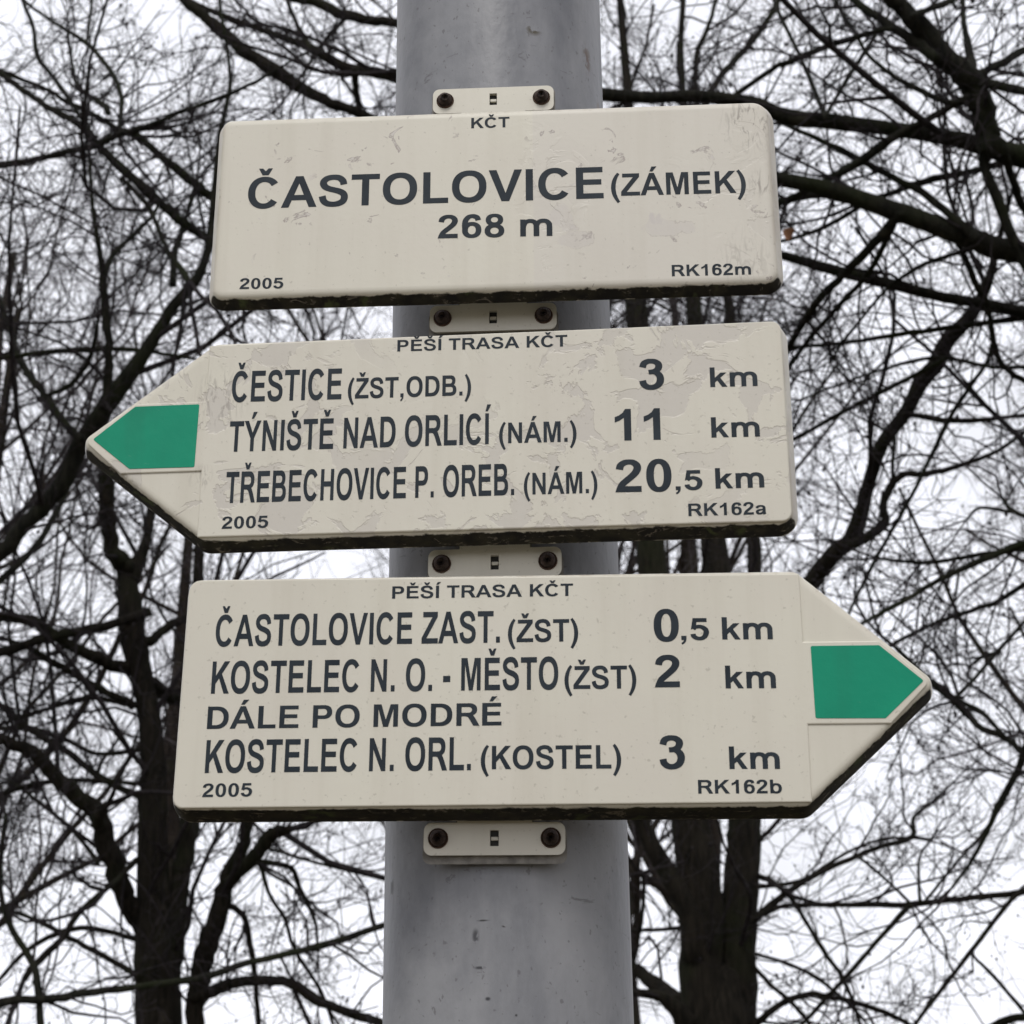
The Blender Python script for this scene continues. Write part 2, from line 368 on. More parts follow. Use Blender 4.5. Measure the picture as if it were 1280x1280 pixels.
def spline(pts, per=5):
    P = np.array(pts, float); P = np.vstack([2 * P[0] - P[1], P, 2 * P[-1] - P[-2]])
    outp = []
    for i in range(1, len(P) - 2):
        for j in range(per):
            t = j / per; a, b, c, d = P[i-1], P[i], P[i+1], P[i+2]
            outp.append(0.5 * (2*b + (c-a)*t + (2*a-5*b+4*c-d)*t*t + (3*b-a-3*c+d)*t**3))
    outp.append(P[-2]); return np.array(outp)
GM = {}
def glyph_mesh(ch):
    """list of (verts, faces) per piece in font units"""
    if ch in GM: return GM[ch]
    res = []
    for pc in G[ch][1]:
        if pc[0] == 'P':
            loops = [[Vector((x, y, 0)) for x, y in pc[1]]] + [[Vector((x, y, 0)) for x, y in h] for h in pc[2]]
            tris = tessellate_polygon(loops)
            vs2 = [(v.x, v.y) for lp in loops for v in lp]
            fs2 = []
            for t in tris:
                a, b, c = (vs2[i] for i in t)
                ar = (b[0]-a[0])*(c[1]-a[1]) - (b[1]-a[1])*(c[0]-a[0])
                if abs(ar) < 1: continue
                fs2.append(tuple(t) if ar > 0 else tuple(t)[::-1])
            res.append((vs2, fs2))
        else:
            q = spline(pc[1]); d = np.gradient(q[:, :2], axis=0); d /= np.linalg.norm(d, axis=1)[:, None]
            nrm = np.stack([-d[:, 1], d[:, 0]], 1)
            a = q[:, :2] + nrm * q[:, 2:3]; b = q[:, :2] - nrm * q[:, 2:3]
            vs2 = [tuple(v) for v in a] + [tuple(v) for v in b]; m = len(q)
            res.append((vs2, [(m + i, m + i + 1, i + 1, i) for i in range(m - 1)]))
    GM[ch] = res
    return res
def lettering(parent, text, x0, y0, x1, y1, cap, front):
    """one line of print: ink spans x0..x1 (mm), baseline y0..y1, capital height cap; front = local y of the face"""
    x = 0; pieces = []
    for ch in text:
        for k, (v, f) in enumerate(glyph_mesh(ch)): pieces.append((x, k, v, f))
        x += G[ch][0]
    lo = min(p[0] + min(v[0] for v in p[2]) for p in pieces); hi = max(p[0] + max(v[0] for v in p[2]) for p in pieces)
    sx = (x1 - x0) / (hi - lo); sy = cap / CAP
    V, F = [], []
    for ox, k, v, f in pieces:
        b = len(V)
        for (px, py) in v:
            X = x0 + (ox + px - lo) * sx
            V.append((X * MM, front - 0.00012 - 0.00004 * k, (y0 + (y1 - y0) * (X - x0) / (x1 - x0) + py * sy) * MM))
        F += [tuple(b + i for i in t) for t in f]
    o = link("lettering", mesh("lettering", V, F), M_INK, parent)
    return o

# ------------------------------------------------------------------ sign shells
def rounded(corners, off=0.0, seg=7):
    """corners: (x, z, r) counter-clockwise seen from the front; returns the outline grown by off, all mm"""
    outl = []; n_ = len(corners)
    for i in range(n_):
        p = np.array(corners[i][:2], float); a = np.array(corners[i-1][:2], float); b = np.array(corners[(i+1) % n_][:2], float)
        r = corners[i][2]
        d0 = (p - a) / np.linalg.norm(p - a); d1 = (b - p) / np.linalg.norm(b - p)
        n0 = np.array([d0[1], -d0[0]]); n1 = np.array([d1[1], -d1[0]])
        bis = (n0 + n1); bis /= np.linalg.norm(bis)
        cosh = bis @ n0
        if d0[0] * d1[1] - d0[1] * d1[0] < 0:      # inner corner: one mitred point
            q = p + bis * (off / cosh)
            outl.append((q[0], q[1], bis[0], bis[1], p[0], p[1]))
            continue
        c = p - bis * (r / cosh)
        a0 = math.atan2(n0[1], n0[0]); a1 = math.atan2(n1[1], n1[0])
        while a1 < a0: a1 += 2 * math.pi
        for k in range(seg + 1):
            t = a0 + (a1 - a0) * k / seg
            outl.append((c[0] + (r + off) * math.cos(t), c[1] + (r + off) * math.sin(t), math.cos(t), math.sin(t), c[0] + r * math.cos(t), c[1] + r * math.sin(t)))
    # subdivide long runs
    res = []
    for i in range(len(outl)):
        A, B = outl[i], outl[(i + 1) % len(outl)]
        L = math.hypot(A[4] - B[4], A[5] - B[5]); m = max(1, int(L // 12))
        for k in range(m):
            t = k / m; res.append(tuple(A[j] + (B[j] - A[j]) * t for j in range(4)))
    return res
def shell(name, corners, mat, parent, depth=1.0):
    #          offset, depth(y back), grime, rim
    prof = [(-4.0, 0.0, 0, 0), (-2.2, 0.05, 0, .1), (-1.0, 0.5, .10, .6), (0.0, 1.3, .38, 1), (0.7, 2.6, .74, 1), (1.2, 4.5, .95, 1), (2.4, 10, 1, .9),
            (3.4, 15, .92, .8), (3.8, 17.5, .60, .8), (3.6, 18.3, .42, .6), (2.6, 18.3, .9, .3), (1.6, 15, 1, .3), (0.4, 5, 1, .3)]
    prof = [(o_, y if y < 3 else 3 + (y - 3) * depth, g, r) for o_, y, g, r in prof]
    base = rounded(corners)
    n_ = len(base)
    V, F, gr, rm = [], [], [], []
    for (o_, y, g, r) in prof:
        ln = rounded(corners, o_)
        for (X, Z, nx, nz) in ln:
            V.append((X * MM, y * MM, Z * MM))
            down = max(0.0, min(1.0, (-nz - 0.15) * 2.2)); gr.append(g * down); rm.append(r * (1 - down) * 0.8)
    for k in range(len(prof) - 1):
        for i in range(n_):
            j = (i + 1) % n_
            F.append((k * n_ + i, k * n_ + j, (k + 1) * n_ + j, (k + 1) * n_ + i)[::-1])
    F.append(tuple(range(n_)))
    kb = (len(prof) - 1) * n_
    F.append(tuple(kb + i for i in range(n_))[::-1])
    me = mesh(name, V, F, True)
    for nm, dat in (("grime", gr), ("rim", rm)):
        at = me.attributes.new(nm, 'FLOAT', 'POINT'); at.data.foreach_set("value", dat)
    me.polygons[len(F) - 2].use_smooth = False; me.polygons[len(F) - 1].use_smooth = False
    return link(name, me, mat, parent)
def slab(name, corners, y_front, thick, bevel, mat, parent, hole=None, seg=5):
    """flat piece with rounded corners, softened front edge and an optional hole"""
    prof = [(-bevel, y_front), (-bevel * 0.3, y_front + bevel * 0.3), (0.0, y_front + bevel), (0.0, y_front + thick)]
    V, F = [], []
    rr = [rounded(corners, o_, seg) for o_, _ in prof]
    n_ = len(rr[0])
    for (o_, y), ln in zip(prof, rr):
        V += [(p[0] * MM, y * MM, p[1] * MM) for p in ln]
    for k in range(len(prof) - 1):
        for i in range(n_):
            j = (i + 1) % n_
            F.append((k * n_ + i, (k + 1) * n_ + i, (k + 1) * n_ + j, k * n_ + j))
    loops = [[Vector((p[0], p[1], 0)) for p in rr[0]]]
    idx = list(range(n_))
    if hole:
        loops.append([Vector((x, z, 0)) for x, z in hole])
        hb = len(V); V += [(x * MM, y_front * MM, z * MM) for x, z in hole]; m = len(hole)
        V += [(x * MM, (y_front + thick) * MM, z * MM) for x, z in hole]
        idx += list(range(hb, hb + m))
        for i in range(m):
            j = (i + 1) % m; F.append((hb + i, hb + m + i, hb + m + j, hb + j))
    for t in tessellate_polygon(loops):
        a, b, c = (V[idx[i]] for i in t)
        ar = (b[0]-a[0])*(c[2]-a[2]) - (b[2]-a[2])*(c[0]-a[0])
        if abs(ar) < 1e-12: continue
        F.append(tuple(idx[i] for i in (t if ar > 0 else t[::-1])))
    return link(name, mesh(name, V, F), mat, parent)
def lathe(name, prof, mat, parent, loc, seg=20, slot=None):
    V, F = [], []
    for (r, y) in prof:
        for k in range(seg):
            a = 2 * math.pi * k / seg; V.append((r * math.cos(a) * MM, y * MM, r * math.sin(a) * MM))
    for p in range(len(prof) - 1):
        for k in range(seg):
            j = (k + 1) % seg
            F.append((p * seg + k, p * seg + j, (p + 1) * seg + j, (p + 1) * seg + k))
    F.append(tuple(range(seg))[::1]); F.append(tuple((len(prof) - 1) * seg + i for i in range(seg))[::-1])
    me = mesh(name, V, F, True)
    return link(name, me, mat, parent, loc)

def mounting(parent, cx, top, height, tab_up, inv, y0):
    """fixing plate behind a sign: two screws and a slot; coordinates local to the sign, mm"""
    hw = 35.4
    z1 = top; z0 = top - height; tw = 18.5
    if inv:   # plate above the sign, tab running down behind it
        c = [(cx - hw, z0, 4), (cx - tw, z0, 1.2), (cx - tw, z0 - tab_up, 1), (cx + tw, z0 - tab_up, 1), (cx + tw, z0, 1.2), (cx + hw, z0, 4), (cx + hw, z1, 4), (cx - hw, z1, 4)]
    else:
        c = [(cx - hw, z0, 4), (cx + hw, z0, 4), (cx + hw, z1, 4), (cx + tw, z1, 1.2), (cx + tw, z1 + tab_up, 1), (cx - tw, z1 + tab_up, 1), (cx - tw, z1, 1.2), (cx - hw, z1, 4)]
    zc = (z0 + z1) / 2 + 0.3
    # concave corners are kept square
    cc = []
    for i, p in enumerate(c):
        a = c[i-1]; b = c[(i+1) % len(c)]
        cr_ = (p[0]-a[0])*(b[1]-p[1]) - (p[1]-a[1])*(b[0]-p[0])
        if cr_ < 0: cc.append(p[:2] + (None,))
        else: cc.append(p)
    pts = []
    for i, p in enumerate(cc):
        if p[2] is None: pts.append((p[0], p[1])); continue
        a = np.array(cc[i-1][:2]); b = np.array(cc[(i+1) % len(cc)][:2]); q = np.array(p[:2]); r = p[2]
        u0 = (a - q) / np.linalg.norm(a - q); u1 = (b - q) / np.linalg.norm(b - q)
        ctr = q + (u0 + u1) * r
        for k in range(6):
            t = k / 5 * math.pi / 2
            v = ctr - u1 * r * math.cos(t) - u0 * r * math.sin(t)
            pts.append((v[0], v[1]))
    slot = [(cx - 2.2, zc - 4), (cx - 2.2, zc + 4), (cx + 2.2, zc + 4), (cx + 2.2, zc - 4)]
    def plate(name, yf, th, mat, par, shr, with_hole):
        ctr = np.array([cx, zc]); n_ = len(pts)
        fr = [(p[0] + math.copysign(-shr, p[0] - cx), p[1] + math.copysign(-shr, p[1] - zc)) for p in pts]
        fr2 = [(p[0] + math.copysign(-shr - .5, p[0] - cx), p[1] + math.copysign(-shr - .5, p[1] - zc)) for p in pts]
        V = [(x * MM, yf * MM, z * MM) for x, z in fr2] + [(x * MM, (yf + .5) * MM, z * MM) for x, z in fr] + [(x * MM, (yf + th) * MM, z * MM) for x, z in fr]
        F = []
        for k in range(2):
            for i in range(n_):
                j = (i + 1) % n_; F.append((k * n_ + i, (k + 1) * n_ + i, (k + 1) * n_ + j, k * n_ + j))
        loops = [[Vector((x, z, 0)) for x, z in fr2]]; idx = list(range(n_))
        if with_hole:
            hb = len(V); V += [(x * MM, yf * MM, z * MM) for x, z in slot] + [(x * MM, (yf + th) * MM, z * MM) for x, z in slot]
            loops.append([Vector((x, z, 0)) for x, z in slot]); idx += [hb, hb + 1, hb + 2, hb + 3]
            for i in range(4):
                j = (i + 1) % 4; F.append((hb + i, hb + 4 + i, hb + 4 + j, hb + j))
        for t in tessellate_polygon(loops):
            a, b, c_ = (V[idx[i]] for i in t)
            ar = (b[0]-a[0])*(c_[2]-a[2]) - (b[2]-a[2])*(c_[0]-a[0])
            if abs(ar) > 1e-12: F.append(tuple(idx[i] for i in (t if ar > 0 else t[::-1])))
        return link(name, mesh(name, V, F), mat, par)
    pl = plate("mounting_plate", y0, 3.0, M_PLATE, parent, 0.0, True)
    clamp = plate("clamp_band", y0 + 3.2, 4.2, M_HOLE2, pl, 0.8, False)
    if not inv: clamp.location.z = -3.2 * MM
    slab("slot", [(cx - 3, zc - 4.6, .2), (cx + 3, zc - 4.6, .2), (cx + 3, zc + 4.6, .2), (cx - 3, zc + 4.6, .2)], y0 + 2.6, 0.5, 0.05, M_HOLE, pl, seg=1)  # dark backing sheet that stands in for the shade within the slot
    slab("slot_bolt", [(cx - 1.9, zc - 1.0, .4), (cx + 1.9, zc - 1.0, .4), (cx + 1.9, zc + 0.9, .4), (cx - 1.9, zc + 0.9, .4)], y0 + 1.2, 1.3, 0.3, M_PLATE, pl, seg=2)
    rnd = random.Random(int(top * 7))
    for sx in (-28.6, 28.6):
        lathe("washer", [(4.9, y0 - 0.9), (5.2, y0 - 0.5), (5.2, y0 + 0.05)], M_WASHER, pl, (( cx + sx) * MM, 0, zc * MM))
        head = lathe("screw", [(2.2, y0 - 4.0), (3.5, y0 - 3.5), (4.1, y0 - 2.4), (4.1, y0 - 0.91)], M_SCREW, pl, ((cx + sx) * MM, 0, zc * MM), 16)
    # the bolt end seen in the slot
    return pl

def body_sign(name, label, x0, z0, yaw, roll, dy=0.0):
    c, s = math.cos(yaw), math.sin(yaw)
    e = empty(name, ((x0 * c + 98 * s) * MM, (x0 * s - 98 * c) * MM, z0 * MM + 1.811), (0, -roll, yaw))
    tag(e, label, "trail sign", "hiking signs stacked on the pole")
    return e

M_PLATE = sign_material("plate_paint", 0.0, 7)
M_HOLE2 = flat_material("clamp_steel", (0.16, 0.15, 0.135), 0.7, 0.4, 150, 0.4, 0.0005)

LINES = [
[("KČT", -12.4, 46.3, 9.6, 46.2, 6.9), ("ČASTOLOVICE", -139.8, -1.5, 62.5, -2.1, 20.2), ("(ZÁMEK)", 66.7, -0.9, 142.1, -1.5, 14.2),
 ("268 m", -30.9, -24.3, 33.4, -24.9, 14.8), ("2005", -141.7, -52.3, -117.0, -52.6, 6.7), ("RK162m", 98.9, -52.4, 142.2, -52.7, 7.0)],
[("PĚŠÍ TRASA KČT", -53.1, 47.9, 40.2, 46.9, 6.9), ("ČESTICE", -144.3, 21.4, -83.2, 20.7, 18.4), ("(ŽST,ODB.)", -79.7, 20.8, -12.2, 20.2, 12.1),
 ("3", 78.5, 19.7, 91.8, 19.5, 17.9), ("km", 116.2, 19.6, 141.2, 19.3, 11.5), ("TÝNIŠTĚ NAD ORLICÍ", -144.1, -7.9, -1.2, -8.7, 17.9),
 ("(NÁM.)", 3.1, -8.5, 44.5, -8.9, 11.9), ("11", 64.9, -9.3, 89.0, -9.6, 18.1), ("km", 115.7, -9.4, 141.0, -9.7, 11.6),
 ("TŘEBECHOVICE P. OREB.", -144.3, -37.4, 11.2, -38.1, 17.9), ("(NÁM.)", 16.3, -38.1, 55.1, -38.4, 12.2), ("20", 64.5, -38.4, 94.0, -38.8, 18.3),
 (",5", 95.9, -38.3, 110.0, -38.5, 11.2), ("km", 116.7, -38.2, 141.9, -38.3, 11.5), ("RK162a", 102.1, -52.9, 142.2, -53.1, 6.9), ("2005", -145.3, -51.9, -120.1, -52.0, 6.9)],
[("PĚŠÍ TRASA KČT", -50.7, 48.1, 43.1, 48.3, 6.7), ("ČASTOLOVICE ZAST.", -142.0, 23.6, 5.4, 23.9, 16.9), ("(ŽST)", 9.5, 24.0, 45.5, 24.1, 11.9),
 ("0", 84.0, 23.5, 96.8, 23.5, 17.2), (",5", 97.8, 24.1, 112.0, 24.0, 11.7), ("km", 118.6, 24.1, 144.1, 24.0, 11.8),
 ("KOSTELEC N. O. - MĚSTO", -142.5, -1.3, 35.2, -0.9, 17.0), ("(ŽST)", 38.3, -0.8, 74.6, -0.8, 11.9), ("2", 83.8, -0.4, 96.5, -0.4, 16.8),
 ("km", 119.3, -1.3, 144.5, -1.4, 11.8), ("DÁLE PO MODRÉ", -143.4, -19.6, 6.5, -19.1, 11.6), ("KOSTELEC N. ORL.", -143.0, -42.1, -8.7, -41.7, 16.8),
 ("(KOSTEL)", -3.8, -41.3, 66.2, -41.4, 11.8), ("3", 85.2, -41.8, 97.8, -41.8, 16.8), ("km", 119.6, -42.1, 144.4, -42.2, 11.3),
 ("2005", -143.6, -54.2, -118.3, -54.0, 6.8), ("RK162b", 103.8, -54.2, 144.8, -54.3, 6.8)],
]
def arrow_parts(parent, corners_plate, green, mat, seam_x):
    slab("face_panel", corners_plate, -0.9, 1.1, 0.7, mat, parent, seg=4)
    slab("arrow_marker", [(x, z, 0.8) for x, z in green], -1.15, 0.3, 0.1, M_GREEN, parent, seg=3)

# --- top sign: place name plate
H1, W1_ = 114.9 / 2, 313.6 / 2
m1 = sign_material("cream_enamel_top", 0.10, 1, film_x=0.0225,
                   scuff=[((0.146, 0, 0.043), 0.022, (1.1, 1, 0.8), 0.7), ((0.151, 0, 0.004), 0.012, (1.2, 1, 1), 0.6), ((0.14, 0, -0.045), 0.02, (1, 1, 0.7), 0.3)])
s1 = body_sign("place_name_sign", "rectangular cream sign lettered ČASTOLOVICE (ZÁMEK) at the top of the pole", 1.6, 277.4, -0.02942, -0.00766)
shell("sign_plate", [(-W1_, -H1, 6), (W1_, -H1, 7), (W1_, H1, 9), (-W1_, H1, 5)], m1, s1, 0.38)
for ln in LINES[0]: lettering(s1, *ln, front=0.0)
mounting(s1, -1.4, 366.0 - 277.4, 15.8, 14, True, 23.6)
mounting(s1, -1.4, 222.6 - 277.4, 15.5, 14, False, 23.6)

# --- middle sign: arrow to the left
H2, W2_ = 57.46, 155.46
m2 = sign_material("cream_enamel_middle", 1.0, 2, scuff=[((-0.150, 0, 0.024), 0.020, (1, 1, 0.8), 0.5), ((-0.158, 0, -0.022), 0.010, (1, 1, 1), 0.5)])
s2 = body_sign("direction_sign", "cream arrow sign pointing left with green tip and peeling film", 4.61, 136.4, -0.06581, -0.01131)
shell("sign_plate", [(-W2_, -H2, 6), (W2_, -H2, 7), (W2_, H2, 7), (-W2_, H2, 6), (-W2_ - 72.5, 1.5, 5)], m2, s2, 0.62)
i_ = 0.3; tl = W2_ + 72.5
arrow_parts(s2, [(-W2_ - 3, -H2 + i_ + 1, .8), (W2_ - i_, -H2 + i_, 5), (W2_ - i_, H2 - i_, 5), (-W2_ - 3, H2 - i_ - 1, .8),
                 (-W2_ - 3.2, 22.6, 1.0), (-W2_ - 72.5 * (1 - 22.6 / H2) + 1.5, 22.6, .6), (-tl + 3.0, 1.5, 3), (-W2_ - 72.5 * (1 - 18.4 / H2) + 1.5, -18.4, .6), (-W2_ - 3.2, -18.4, 1.0)],
            [(-162.4, -16.0), (-162.0, 20.9), (-197.9, 20.9), (-220.3, 2.3), (-198.4, -15.8)], m2, -159)
for ln in LINES[1]: lettering(s2, *ln, front=-0.0009)
mounting(s2, -1.6, 76.8 - 136.4, 15.5, 14, False, 23.6)

# --- bottom sign: arrow to the right
H3, W3_ = 60.04, 157.16
m3 = sign_material("cream_enamel_bottom", 0.0, 3)
s3 = body_sign("direction_sign", "cream arrow sign pointing right with green tip, lowest on the pole", -2.29, -5.66, -0.02912, -0.01425)
shell("sign_plate", [(-W3_ - 1.4, -H3, 7), (W3_, -H3, 6), (W3_ + 66.8, 1.0, 5), (W3_, H3, 6), (-W3_ - 0.8, H3, 8)], m3, s3)
tl = W3_ + 66.8
arrow_parts(s3, [(-W3_ - 1.4 + i_, -H3 + i_, 5), (W3_ + 2, -H3 + i_ + 1, .8), (W3_ + 2.2, -20.0, 1.0), (W3_ + 66.8 * (1 - 20.0 / H3) - 1.5, -20.0, .6), (tl - 3.0, 1.0, 3),
                 (W3_ + 66.8 * (1 - 22.6 / H3) - 1.5, 22.6, .6), (W3_ + 2.2, 22.6, 1.0), (W3_ + 2, H3 - i_ - 1, .8), (-W3_ - 0.8 + i_, H3 - i_, 6)],
            [(163.2, -17.0), (197.7, -17.3), (217.9, 1.6), (197.1, 20.2), (162.8, 20.2)], m3, 159)
for ln in LINES[2]: lettering(s3, *ln, front=-0.0009)
mounting(s3, 1.6, -69.8 + 5.66, 15.5, 14, False, 23.6)

# ------------------------------------------------------------------ pole
def build_pole():
    root = empty("sign_pole", (0, 0, 0))
    tag(root, "round grey steel pole carrying the three signs", "pole")
    seg, R0 = 96, 0.0665
    zs = [0.0, 0.4, 0.8, 1.2, 1.6, 2.0, 2.4, 2.8, 3.4, 4.0, 4.6]
    V = [(R0 * math.cos(2 * math.pi * k / seg), R0 * math.sin(2 * math.pi * k / seg), z) for z in zs for k in range(seg)]
    F = [(p * seg + k, p * seg + (k + 1) % seg, (p + 1) * seg + (k + 1) % seg, (p + 1) * seg + k) for p in range(len(zs) - 1) for k in range(seg)]
    link("tube", mesh("tube", V, F, True), pole_material(), root)
    V = [(r * math.cos(2 * math.pi * k / 32), r * math.sin(2 * math.pi * k / 32), z) for r, z in ((0.070, 4.57), (0.070, 4.61), (0.055, 4.635), (0.02, 4.645)) for k in range(32)]
    F = [(p * 32 + k, p * 32 + (k + 1) % 32, (p + 1) * 32 + (k + 1) % 32, (p + 1) * 32 + k) for p in range(3) for k in range(32)] + [tuple(96 + k for k in range(32))]
    link("cap", mesh("cap", V, F, True), M_HOLE2, root)
build_pole()

